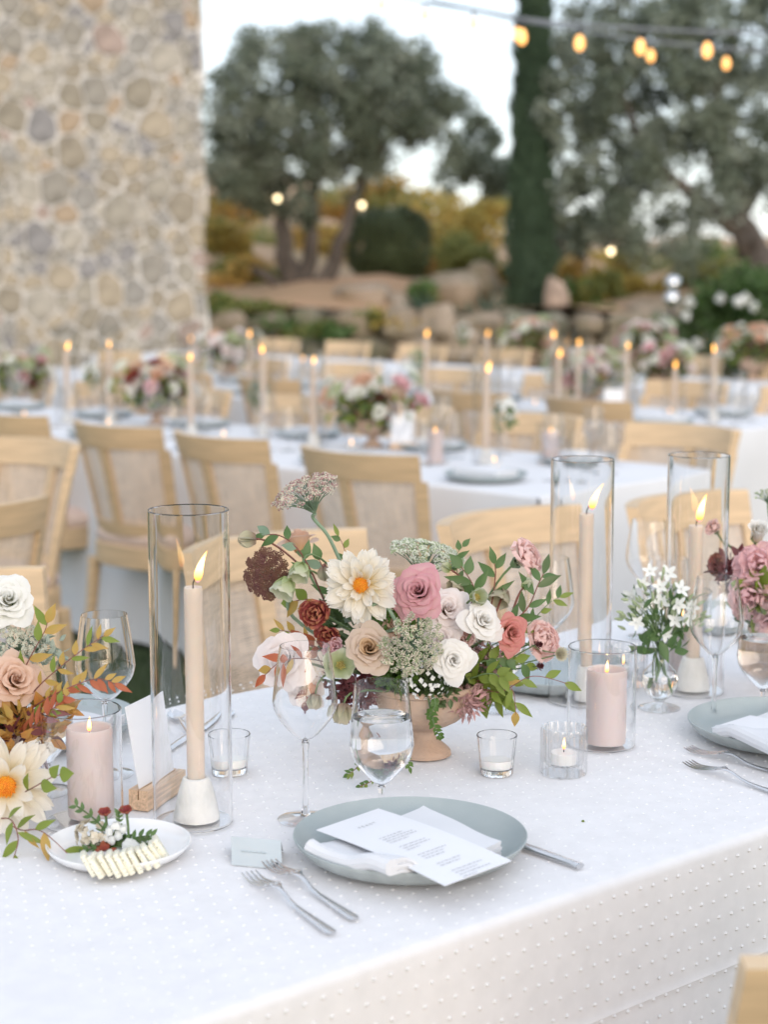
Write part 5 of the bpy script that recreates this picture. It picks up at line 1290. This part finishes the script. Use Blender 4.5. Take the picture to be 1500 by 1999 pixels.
glass_obj('water_goblet', at_z(745, 1588), 'goblet full of water behind the menu card', GW, water=.128)
glass_obj('wine_glass', at_z(210, 1512), 'empty wine glass behind the orange leaves at the left', GW)
glass_obj('water_goblet', at_z(84, 1545), 'goblet with water half hidden by the left bouquet', GW, water=.11)
glass_obj('wine_glass', at_z(1394, 1408), 'empty wine glass right of the white posy', GW)
glass_obj('water_goblet', at_z(1489, 1392), 'goblet with water at the right edge', GW, water=.12)
glass_obj('wine_glass', at_z(1070, 1352), 'wine glass behind the bouquet, left of the middle tall candle', GW)
glass_obj('water_goblet', at_z(975, 1385), 'goblet half hidden behind the middle bouquet', GW, water=.1)
glass_obj('water_goblet', at_z(1300, 1268), 'goblet with water behind the white posy', GW, water=.115)
glass_obj('wine_glass', at_z(1262, 1245), 'wine glass at the far edge behind the white posy', GW)
# place settings
GPl = 'grey-blue dinner plates on the near table'
P1 = at_z(801, 1668); plate(P1, 'grey-blue dinner plate in the front holding a napkin and menu', GPl, .1385, M['stoneware'], M['stoneware_rim'])
zt = P1.z
rel = lambda px, py, z, O: (at_z(px, py, zt + z) - O)
napkin(P1, [rel(606, 1668, .02, P1), rel(765, 1728, .02, P1), rel(980, 1655, .02, P1), rel(828, 1582, .02, P1)], 'white folded napkin on the front plate', 'napkins on the near table')
menu(P1, [rel(617, 1620, .032, P1), rel(739, 1578, .032, P1), rel(1000, 1680, .032, P1), rel(869, 1729, .032, P1)], 'white printed menu card lying across the napkin on the front plate', 'menu cards on the near table')
P2 = at_z(1528, 1440); plate(P2, 'grey-blue dinner plate cut by the right edge', GPl, .1385, M['stoneware'], M['stoneware_rim'])
napkin(P2, [rel(1402, 1448, .012, P2), rel(1530, 1512, .012, P2), rel(1660, 1440, .012, P2), rel(1550, 1385, .012, P2)], 'white folded napkin on the plate at the right edge', 'napkins on the near table')
menu(P2, [rel(1390, 1420, .0290, P2), rel(1466, 1396, .0295, P2), rel(1690, 1455, .03, P2), rel(1600, 1492, .03, P2)], 'white menu card on the plate at the right edge', 'menu cards on the near table', head=False)
P3 = at_z(85, 1432); plate(P3, 'grey-blue plate behind the left pillar candle', GPl, .1385, M['stoneware'], M['stoneware_rim'])
napkin(P3, [rel(60, 1450, .012, P3), rel(170, 1465, .012, P3), rel(245, 1425, .012, P3), rel(130, 1400, .012, P3)], 'white napkin on the plate behind the left pillar candle', 'napkins on the near table', .02)
P4 = at_z(1085, 1330); plate(P4, 'grey-blue plate across the table, behind the bouquet', GPl, .1385, M['stoneware'], M['stoneware_rim'])
P5 = at_z(1440, 1225); plate(P5, 'grey-blue plate across the table at the far right', GPl, .1385, M['stoneware'], M['stoneware_rim'])
napkin(P5, [rel(1360, 1228, .012, P5), rel(1440, 1240, .012, P5), rel(1500, 1212, .012, P5), rel(1420, 1205, .012, P5)], 'white napkin on the far right plate across the table', 'napkins on the near table', .03)
def along(a, b, z=.762):
    A, Bq = at_z(*a, z), at_z(*b, z); d = A - Bq; return (A + Bq) / 2, math.atan2(-d.x, d.y)
GF_ = 'forks on the near table'
for a, b, lb in (((474, 1702), (667, 1838), 'steel fork nearest the front edge left of the front plate'), ((500, 1672), (728, 1820), 'steel fork next to the front plate, right of the outer fork'), ((1327, 1488), (1580, 1572), 'outer steel fork of the right-hand setting'), ((1333, 1462), (1590, 1530), 'inner steel fork of the right-hand setting')):
    c, an = along(a, b); fork(Vector((c.x, c.y, TT + .001)), an, lb, GF_)
c, an = along((860, 1598), (1155, 1704)); knife(Vector((c.x, c.y, TT + .001)), an, 'steel knife with only its handle showing right of the front plate', 'knives on the near table')
c, an = along((425, 1408), (350, 1450)); knife(Vector((c.x, c.y, TT + .001)), an, 'steel knife across the table behind the left tall candle', 'knives on the near table')
c, an = along((330, 1400), (390, 1455)); spoon(Vector((c.x, c.y, TT + .001)), an, 'steel spoon behind the left tall candle', None)
M['acrylic_ink'] = mat('faint_ink', (.46, .52, .54), rough=.4, var=.03)
# silver name card standing as a small tent
q1, q2 = at_z(452, 1689, .7605), at_z(551, 1698, .7605); back = Vector((-(q2 - q1).y, (q2 - q1).x, 0)).normalized()
t = empty('name_card', q1, math.atan2((q2 - q1).y, (q2 - q1).x), 'small silvery folded name card with a tiny animal emblem behind the forks', 'name card')
wq = (q2 - q1).length; sl_ = Vector((-.015, .042, .019))
mk('front_leaf', solid_sheet(1, 1, lambda u, v: Vector((wq * u, 0, .001)) + sl_ * v, .0009), M['acrylic'], t, smooth=False)
mk('back_leaf', solid_sheet(1, 1, lambda u, v: Vector((wq * u, 0, .0)) + sl_ * (1 - v) + Vector((-.018, .060, .001)) * v, .0009), M['acrylic'], t, smooth=False)
em = MB()
def onc(x, y): p = Vector((x, 0, .0016)) + sl_ * y; return (p.x, p.y - .0003, p.z)
for (x0, x1, y0, y1) in ((.0515, .0575, .12, .2), (.0518, .0526, .03, .13), (.0534, .0541, .03, .13), (.0556, .0563, .03, .13), (.0568, .0575, .03, .13), (.0500, .0522, .17, .25)):
    k = len(em.V); em.V += [onc(x0, y0), onc(x1, y0), onc(x1, y1), onc(x0, y1)]; em.UV += [(0, 0)] * 4; em.Fc.append((k, k + 1, k + 2, k + 3))
mk('animal_emblem', em, M['ink_dark'], t, smooth=False)
nm = MB(); x = .012
for l in (.007, .003, .006, .004, .005): 
    k = len(nm.V); nm.V += [onc(x, .48), onc(x + l, .48), onc(x + l, .53), onc(x, .53)]; nm.UV += [(0, 0)] * 4; nm.Fc.append((k, k + 1, k + 2, k + 3)); x += l + .0015
mk('faint_name', nm, M['acrylic_ink'], t, smooth=False)
# card in an oak block
w0 = at_z(270, 1582); w1 = at_z(352, 1532); bd = (w1 - w0).normalized(); ba = math.atan2(bd.y, bd.x)
t = empty('card_holder', w0, ba, 'oak block holding the white card beside the left tall candle', 'card holder')
LBk = .105; hb, wb = .0265, .0275
cross = [(-wb / 2, 0), (wb / 2, 0), (wb / 2, hb), (.0012, hb), (.0012, hb - .013), (-.0012, hb - .013), (-.0012, hb), (-wb / 2, hb)]
V = [(x, y, z) for x in (0, LBk) for y, z in cross]; n = len(cross)
Fc = [tuple(range(n))[::-1], tuple(range(n, 2 * n))] + [(i, (i + 1) % n, n + (i + 1) % n, n + i) for i in range(n)]
mk('block', (V, Fc, None), M['oak_block'], t, smooth=False)
t2 = empty('table_card', w0, ba, 'blank white card standing in the oak block', 'card')
ln = Vector((-.004, .020, .118))
mk('sheet', box(.092, .0008, .120, 0, (.052, 0, .060)), M['paper'], t2, (0, 0, .0145), (R(-9.5), 0, 0), smooth=False)
# bud vase with white tweedia
pv = at_z(1288, 1382); BV = empty('bud_vase', pv, 0, 'small round clear bud vase with white star flowers', 'vase')
mk('glass', lathe(smoothp([(0, 0), (.0305, 0), (.0315, .0015), (.022, .0045), (.0075, .010), (.0085, .013), (.022, .024), (.0290, .042), (.026, .058), (.016, .070), (.0115, .078), (.0115, .092), (.0145, .108), (.0175, .115)], 3), 48), M['thin'], BV)
mk('water', lathe(smoothp([(0, .0135), (.008, .014), (.0212, .025), (.0280, .042), (.0265, .054), (0, .054)], 2), 32), M['water'], BV)
rr = random.Random(12); st = MB()
for k in range(9):
    a = k * .7; b_ = Vector((.016 * math.cos(a * 3), .016 * math.sin(a * 3), .022 + .012 * (k % 3))); n_ = Vector((.006 * math.cos(a), .006 * math.sin(a), .095)); e = Vector((.05 * math.cos(a * 2.1), .04 * math.sin(a * 2.1), .16))
    st.add(tube(spline([b_, n_, e], 6), .0013, 6))
mk('stems', st, M['stem'], BV)
YV = pv.y
def LV(px, py, dy=0): return at_y(px, py, YV + dy) - pv
star = MB()
for k in range(5): star.add(petal_g(.016, .0042, .2, .12, 4, 5, .35, 1.3, .7), Matrix.Rotation(k * 1.2566, 4, 'Z') @ Matrix.Rotation(.18, 4, 'X'))
star.add(lathe([(0, 0), (.002, .001), (.0014, .006), (0, .007)], 8)); stm = star.mesh('blossom', M['fl_pure'])
bud = MB().add(lathe([(0, 0), (.0022, .003), (.0028, .008), (.0014, .014), (0, .016)], 8)).mesh('bud', M['fl_green'])
for px, py, sx in ((1255, 1140, -.2), (1292, 1175, .1), (1253, 1178, -.4), (1305, 1120, .2), (1270, 1115, -.1), (1236, 1165, -.6), (1325, 1180, .5), (1340, 1205, .6), (1300, 1238, .2), (1330, 1150, .4), (1290, 1145, 0), (1318, 1210, .3), (1245, 1215, -.5), (1348, 1185, .7)):
    obj('blossom', stm, BV, LV(px, py, rr.uniform(-.04, .02)), facing(Vector((sx + rr.uniform(-.3, .3), -.9, rr.uniform(-.2, .7))), rr.random() * 6), rr.uniform(.8, 1.1))
for k in range(70):
    px = rr.uniform(1215, 1375); py = 1120 + abs(px - 1292) * .75 + rr.uniform(0, 70); 
    obj('bud', bud, BV, LV(px, py, rr.uniform(-.04, .04)), facing(Vector(((px - 1290) / 80, rr.uniform(-.6, .2), rr.uniform(.1, 1))), 0), rr.uniform(.7, 1.1))
lfm = MB().add(leaf_g(.032, .0065, .25, -.15)).mesh('leaf', M['leaf'])
for k in range(80):
    px = rr.uniform(1232, 1352); py = rr.uniform(1165, 1275); 
    if abs(px - 1290) > 75 - (py - 1165) * .35: continue
    obj('leaf', lfm, BV, LV(px, py, rr.uniform(-.03, .03)), facing(Vector((rr.uniform(-1, 1), rr.uniform(-1, .3), rr.uniform(-.6, .6))), rr.uniform(0, 6.28)), rr.uniform(.7, 1.1))
obj('leaf', lfm, BV, LV(1290, 1250, -.02), Quaternion((0, 1, 0), -.35) @ Quaternion((1, 0, 0), R(-100)), 1.2)
twig = MB()
for k in range(40):
    a = LV(1290 + rr.uniform(-12, 12), 1240, rr.uniform(-.01, .01)); px = rr.uniform(1222, 1368); b_ = LV(px, 1125 + abs(px - 1292) * .8 + rr.uniform(0, 50), rr.uniform(-.03, .03)); twig.add(tube(bez(a, (a + b_) / 2 + Vector((0, 0, .01)), b_, 4), .0007, 4))
mk('twigs', twig, M['stem'], BV)

# ---------------- cheese plate
PC = at_z(232, 1668); plate(PC, 'small white plate of sliced cheese and edible flowers', None, .0855, M['porcelain'], M['porcelain'])
M['cheese'] = mat('herbed_cheese', (.80, .76, .62), rough=.55, var=.05, scale=40, sss=.15, bump=.15, bscale=300)
nn_ = M['cheese'].node_tree; nz = nn_.nodes.new('ShaderNodeTexNoise'); nz.inputs['Scale'].default_value = 420; nz.inputs['Detail'].default_value = 1; tcn = nn_.nodes.new('ShaderNodeTexCoord'); nn_.links.new(tcn.outputs['Object'], nz.inputs['Vector'])
lt = nn_.nodes.new('ShaderNodeMath'); lt.operation = 'LESS_THAN'; lt.inputs[1].default_value = .35; nn_.links.new(nz.outputs['Fac'], lt.inputs[0])
b_ = nn_.nodes['Principled BSDF']; sk = b_.inputs['Base Color'].links[0].from_socket; mx = nn_.nodes.new('ShaderNodeMix'); mx.data_type = 'RGBA'; nn_.links.new(lt.outputs[0], mx.inputs[0]); nn_.links.new(sk, mx.inputs[6]); mx.inputs[7].default_value = (.42, .42, .32, 1); nn_.links.new(mx.outputs[2], b_.inputs['Base Color'])
rr = random.Random(6)
pcs = [(172, 1690), (190, 1692), (205, 1689), (222, 1690), (236, 1688), (250, 1685), (264, 1682), (278, 1678), (292, 1673), (304, 1667), (314, 1660)]
wedge = []
for k in range(3):
    bm_ = MB().add(box(.0062 + .0006 * k, .027, .029, .0018)); bm_.V = [(x + .0006 * math.sin(z * 300 + k), y + .0008 * math.sin(z * 250 + x * 200), z + .0008 * math.sin(y * 200 + k)) for x, y, z in bm_.V]; wedge.append(bm_.mesh('slice', M['cheese'], True))
for i, (px, py) in enumerate(pcs):
    p = at_z(px, py - 4, zt + .018)
    o = obj('cheese_slice', wedge[i % 3], None, p, (R(-8), R(-30 + rr.uniform(-6, 6)), R(6 + rr.uniform(-8, 8) + i)), rr.uniform(.88, 1.08))
    place = 'leftmost' if i == 0 else 'rightmost' if i == len(pcs) - 1 else ('second', 'third', 'fourth', 'fifth', 'sixth', 'seventh', 'eighth', 'ninth', 'tenth')[i - 1]
    tag(o, 'herb-flecked white cheese slice, %s in the fanned row' % (place if i in (0, len(pcs) - 1) else place + ' from the left'), 'cheese', 'cheese slices on the small plate')
G_ = empty('flower_garnish', PC + Vector((0, 0, .008)), 0, 'heap of edible flowers, red petals and herbs behind the cheese slices', 'garnish')
def LG(px, py, dy=0): return at_y(px, py, PC.y + .012 + dy) - G_.location
filler(G_, LG(215, 1650, .01), (.028, .014, .012), 240, .010, .0035, M['leaf'], 51); 
balls(G_, LG(180, 1632, 0), (.020, .012, .020), 70, .005, M['fl_sand'], 52, 'sand_blossoms')
for k, (px, py) in enumerate(((225, 1612), (212, 1622), (238, 1618), (218, 1640), (230, 1632), (204, 1635))): mk('white_blossom', rock(k, .0055, .005, .005, 8, 6), M['fl_pure'], G_, LG(px, py, -.004))
mk('egg_blossom', rock(9, .010, .008, .009, 12, 8), M['fl_pure'], G_, LG(257, 1652, -.006)); mk('yolk_petal', grid(6, 4, lambda u, v: (.012 * (2 * u - 1), -.004 + .006 * v, -.006 * v - .004 * (2 * u - 1) ** 2)), M['p_peach'], G_, LG(255, 1662, -.012))
for k, (px, py, s) in enumerate(((205, 1652, 1), (193, 1660, .9), (214, 1668, 1), (200, 1646, .7), (220, 1660, .7))): mk('red_petal', rock(k + 5, .006 * s, .004, .004 * s, 8, 5), M['leaf_red'], G_, LG(px, py, -.01), (k, k * .7, 0))
for k, (px, py) in enumerate(((206, 1592), (247, 1588))):
    mb = MB()
    for j in range(9): mb.add(petal_g(.011, .0048, .3, .1, 6, 4, .2, 2.2, .45, .1, 8, j), Matrix.Rotation(j * .7, 4, 'Z') @ Matrix.Rotation(.25 + .1 * j, 4, 'X'))
    mk('dianthus', mb, M['p_burg'], G_, LG(px, py, 0), facing(Vector((.1, -.4, 1))))
    mk('flower_stalk', tube([LG(px, py, 0), LG(px + 2, py + 18, .002), LG(px + 4, py + 45, .004)], .0018, 6), M['stem'], G_)
def frond(P, s, m):
    S = spline([LG(*p) for p in P], 5); mb = MB().add(tube(S, .0011, 5))
    for i in range(2, len(S), 2):
        tg = (S[i] - S[i - 1]).normalized()
        for sd_ in (-1, 1):
            dr = (tg * .9 + Vector((0, 0, 1)).cross(tg) * 0 + Vector((tg.z, 0, -tg.x)) * sd_ * .9).normalized(); zx = Vector((0, -1, .2)); x = dr.cross(zx).normalized(); mb.add(leaf_g(s, s * .22, .1, -.1, 4, .8), Matrix.Translation(S[i]) @ Matrix((x, dr, x.cross(dr))).transposed().to_4x4())
    mk('frond', mb, m, G_)
frond([(212, 1630, -.004), (185, 1600, -.006), (150, 1574, -.006)], .011, M['leaf']); frond([(200, 1655, -.01), (165, 1660, -.014), (138, 1672, -.014)], .010, M['leaf'])
frond([(240, 1650, -.004), (265, 1635, -.004), (294, 1632, -.004)], .012, M['leaf']); frond([(228, 1620, 0), (232, 1600, 0), (231, 1585, 0)], .007, M['leaf']); frond([(250, 1660, -.006), (275, 1645, -.008), (292, 1648, -.008)], .011, M['leaf_dark'])
# crumbs of green on the cloth
for px, py in ((1139, 1603),): tag(mk('leaf_crumb', rock(4, .0022, .0016, .0012, 8, 5), M['leaf_olive'], None, at_z(px, py, TT + .0012)), 'tiny green crumb on the cloth right of the front plate', 'crumb')

# ================================================================== TABLES BEHIND: SETTINGS
pal = ['p_white', 'p_blush', 'p_mauve', 'p_peach', 'p_dahlia', 'p_coral', 'p_deeppink', 'p_burg', 'p_ran', 'p_beige']
def lump_bloom(m, seed):
    rr = random.Random(seed); mb = MB()
    for i in range(16):
        t = i / 15; g_ = petal_g(.03 * (.55 + .5 * t), .017 * (.6 + .5 * t), .6, .3 - .3 * t, 3, 4, .3, 1.4, .55); mb.add(g_, Matrix.Rotation(i * 2.4, 4, 'Z') @ Matrix.Rotation(1.4 - 1.2 * t, 4, 'X'))
    return mb.mesh('bloom', M[m])
blooms = {k: lump_bloom(k, i) for i, k in enumerate(pal)}
def small_lace(seed, m):
    rr = random.Random(seed); mb = MB()
    for i in range(170):
        s = math.sqrt((i + .5) / 170); a = i * 2.4; mb.add(([(.003, 0, 0), (0, .003, 0), (-.003, 0, 0), (0, -.003, 0), (0, 0, .003)], [(0, 1, 4), (1, 2, 4), (2, 3, 4), (3, 0, 4)], [(0, 0)] * 5), Matrix.Translation((.034 * s * math.cos(a), .034 * s * math.sin(a), .012 * (1 - s * s) + rr.uniform(-.002, .002))))
    return mb.mesh('lace_flower', m)
lace = [small_lace(1, M['fl_white']), small_lace(2, M['fl_green'])]
def bowl_bouquet(loc, seed, cols, label, s=1.0, n=26):
    rr = random.Random(seed); t = empty('floral_arrangement', loc, 0, label, 'flowers', 'bouquets on the tables behind'); urn(t, s)
    filler(t, Vector((0, 0, .13 * s)), (.13 * s, .12 * s, .07 * s), 200, .04, .012, M['leaf_dark'], seed); filler(t, Vector((0, 0, .15 * s)), (.18 * s, .15 * s, .09 * s), 150, .04, .011, M['leaf_olive'], seed + 1)
    for k in range(n):
        a = k * 2.4 + rr.uniform(-.3, .3); e = rr.uniform(.1, 1.3); d = Vector((math.cos(a) * math.cos(e), math.sin(a) * math.cos(e), math.sin(e) * .95 + .02))
        o = obj('bloom', blooms[cols[k % len(cols)]], t, Vector((0, 0, .12 * s)) + Vector((d.x * .17, d.y * .15, d.z * .13)) * s * rr.uniform(.75, 1.15), facing(d, rr.random() * 6), rr.uniform(1.0, 1.6) * s)
    filler(t, Vector((.03, -.04, .14 * s)), (.12 * s, .09 * s, .05 * s), 70, .035, .012, M['leaf_plum'], seed + 2)
    for k in range(4):
        a = rr.uniform(0, 6.28); d = Vector((math.cos(a), math.sin(a), rr.uniform(.3, 1.1))).normalized(); obj('lace_flower', lace[k % 2], t, Vector((0, 0, .14 * s)) + Vector((d.x * .2, d.y * .2, d.z * .2)) * s, facing(d + Vector((0, 0, .4))), s * 1.1)
    return t
TWO = ['p_mauve', 'p_blush', 'p_beige', 'p_white', 'p_peach', 'p_deeppink', 'p_blush', 'p_ran']; PALE = ['p_blush', 'p_white', 'p_deeppink', 'p_ran', 'p_beige', 'p_mauve']; WHT = ['p_dahlia', 'p_deeppink', 'p_peach', 'p_blush', 'p_ran', 'p_burg', 'p_white']
bowl_bouquet(at_z(728, 872), 101, TWO, 'pink and burgundy bowl of flowers on the second table, right of centre', 1.05, 30)
bowl_bouquet(at_z(305, 828), 102, WHT, 'pink, white and dark red bowl of flowers on the second table above the second chair', 1.05)
bowl_bouquet(at_z(40, 786), 103, PALE, 'pale green and white bouquet on the second table at the left edge', 1.0, 18)
bowl_bouquet(at_z(440, 745), 104, ['p_blush', 'p_mauve', 'p_white', 'p_blush', 'p_peach'], 'tall blush bouquet on the third table below the corner of the building', 1.2, 26)
bowl_bouquet(at_z(1150, 797), 105, ['p_ran', 'p_blush', 'p_mauve', 'p_white', 'p_peach', 'p_blush'], 'pale bouquet on the third table above the white card', 1.1, 26)
bowl_bouquet(at_z(1290, 772), 106, PALE, 'greenish bouquet on the third table right of the pale one', 1.1)
bowl_bouquet(at_z(1035, 712), 107, ['p_peach', 'p_ran', 'p_blush'], 'small pale bouquet on the farthest table left of the cypress foot', 1.2)
bowl_bouquet(at_z(1260, 712), 108, ['p_blush', 'p_deeppink', 'p_ran'], 'distant bouquet on the farthest table under the olive tree', 1.2)
bowl_bouquet(at_z(1470, 742), 109, ['p_peach', 'p_peach', 'p_ran'], 'distant orange bouquet at the right edge', 1.3)
def posy(px, py, m, label, s=1.0):
    p = at_z(px, py); t = empty('bud_vase', p, 0, label, 'vase', 'small posies on the tables behind'); rr = random.Random(px)
    mk('glass', lathe([(0, 0), (.03, 0), (.01, .008), (.028, .04), (.012, .078), (.016, .11)], 16), M['thin_far'], t)
    filler(t, Vector((0, 0, .14 * s)), (.035 * s, .035 * s, .05 * s), 80, .03, .007, M['leaf'], px)
    balls(t, Vector((0, 0, .165 * s)), (.05 * s, .045 * s, .045 * s), 60, .011, m, px)
posy(505, 840, M['leaf_silver'], 'green posy in a small vase on the second table'); posy(985, 885, M['fl_pure'], 'white posy in a small vase on the second table, above the middle tall candle'); posy(180, 795, M['fl_pure'], 'round white posy on the second table between two flames', 1.1)
posy(905, 706, M['fl_pure'], 'white posy on the farthest table, centre', 1.4); posy(818, 770, M['fl_green'], 'green posy on the third table near the middle', 1.2)
GFt = 'taper candles on the tables behind'; GFh = 'hurricane glasses on the tables behind'; GFo = 'candle holders on the tables behind'
def far_candle(px, py, perp, where):
    # flame at the given pixel over the table line at this distance from the second table's near edge
    d = ray(px, py); P0 = Vector((0, 0, CAMH)); k = (perp + (C2 - P0).dot(N2)) / d.dot(N2); q = P0 + d * k; h = q.z - TT - .018
    b = Vector((q.x, q.y, TT + .001)); h = max(.12, min(.42, h))
    holder(b, 'concrete holder of the far taper ' + where, GFo); taper(b, 'far lit taper ' + where, GFt, .042, h, far=True, lean=random.Random(px).uniform(-.1, .35), fl=random.Random(py).uniform(.03, .044))
    hurricane(b, 'far hurricane glass around the taper ' + where, GFh, max(h + .1, .3), .05, far=True)
for px, py, pe, lb in ((128, 677, .5, 'at the far left of the second table'), (213, 672, .62, 'second from the left on the second table'), (371, 697, .45, 'right of the building-side bouquet'), (513, 683, .7, 'above the green posy'), (611, 703, .55, 'left of the pink flower bowl'), (951, 720, .55, 'right of the pink flower bowl'),
                       (488, 653, 2.5, 'beside the tall blush bouquet'), (832, 653, 2.6, 'above the pink flower bowl'), (951, 651, 2.7, 'directly above the nearer middle flame'), (1082, 655, 2.7, 'at the foot of the cypress'), (1092, 692, 2.4, 'just below the flame at the cypress foot'), (1130, 669, 2.6, 'right of the cypress foot'), (1226, 675, 2.65, 'under the amber garden light'), (1319, 713, 2.35, 'above the right tall candle glass'), (1396, 682, 2.6, 'at the right before the rose bush'),
                       (1110, 668, 4.7, 'small and distant right of the cypress'), (373, 670, 4.7, 'small and distant at the building corner'), (592, 700, 2.9, 'small and orange left of the flower bowl')):
    far_candle(px, py, pe, lb)
rr = random.Random(99)
def on2(perp, al, O=C2): return O + N2 * perp + U2 * al + Vector((0, 0, TT + .001))
# plates, glasses, votives, cards along the second and third table
ord_ = ('first', 'second', 'third', 'fourth', 'fifth', 'sixth', 'seventh', 'eighth')
for tb, O, n, nmn in ((2, C2, 7, 'second'), (3, C3, 6, 'third')):
    for side in (0, 1):
        for k in range(n):
            al = .38 + .70 * k + (.08 if side else 0); pe = .2 if side == 0 else .8; sd_ = 'near' if side == 0 else 'far'
            lab = '%s from the right end on the %s side of the %s table' % (ord_[k], sd_, nmn)
            plate(on2(pe, al, O), 'blurred grey-blue plate ' + lab, 'plates on the tables behind', far=True)
            tn = empty('napkin', on2(pe, al, O) + Vector((0, 0, .007)), A2, 'blurred napkin ' + lab, 'napkin', 'napkins on the tables behind'); mk('fold', solid_sheet(6, 6, lambda u, v: (.09 * (2 * u - 1), .055 * (2 * v - 1), .03 + .012 * math.sin(u * 3.1) * math.sin(v * 3.1)), .02), M['napkin'], tn)
            pg = .34 if side == 0 else .66
            glass_obj('wine_glass', on2(pg, al - .17, O), 'blurred wine glass ' + lab, 'glasses on the tables behind', near=False)
            glass_obj('water_goblet', on2(pg + (.03 if side == 0 else -.03), al - .26, O), 'blurred water goblet ' + lab, 'glasses on the tables behind', near=False)
            if k % 2 == side: votive(on2(.5 + rr.uniform(-.1, .1), al + .2, O), 'blurred lit votive ' + lab, 'votives on the tables behind', far=True, lit=True)
for px, py, lb in ((850, 905, 'second table, right of the white card'), (1075, 905, 'second table, left of the middle tall candle'), (270, 800, 'second table, at the left')):
    p = at_z(px, py); pillar(p, 'blurred mauve pillar candle on the ' + lb, 'pillar candles on the tables behind', far=True); pillar_glass(p, 'blurred short glass of the pillar candle on the ' + lb, 'short glasses on the tables behind', far=True)
for px, py, lb in ((788, 878, 'second table right of the pink flower bowl'), (1201, 822, 'third table above the right tall candles')):
    p = at_z(px, py); t = empty('card_holder', p, R(8), 'blurred oak block on the ' + lb, 'card holder', 'card holders on the tables behind'); mk('block', box(.105, .0275, .0265, .001, (0, 0, .0133)), M['oak_block'], t)
    t = empty('table_card', p, R(8), 'blurred white card standing on the ' + lb, 'card', 'cards on the tables behind'); mk('sheet', box(.092, .001, .125, 0, (0, 0, .085)), M['paper'], t, rot=(R(-8), 0, 0))
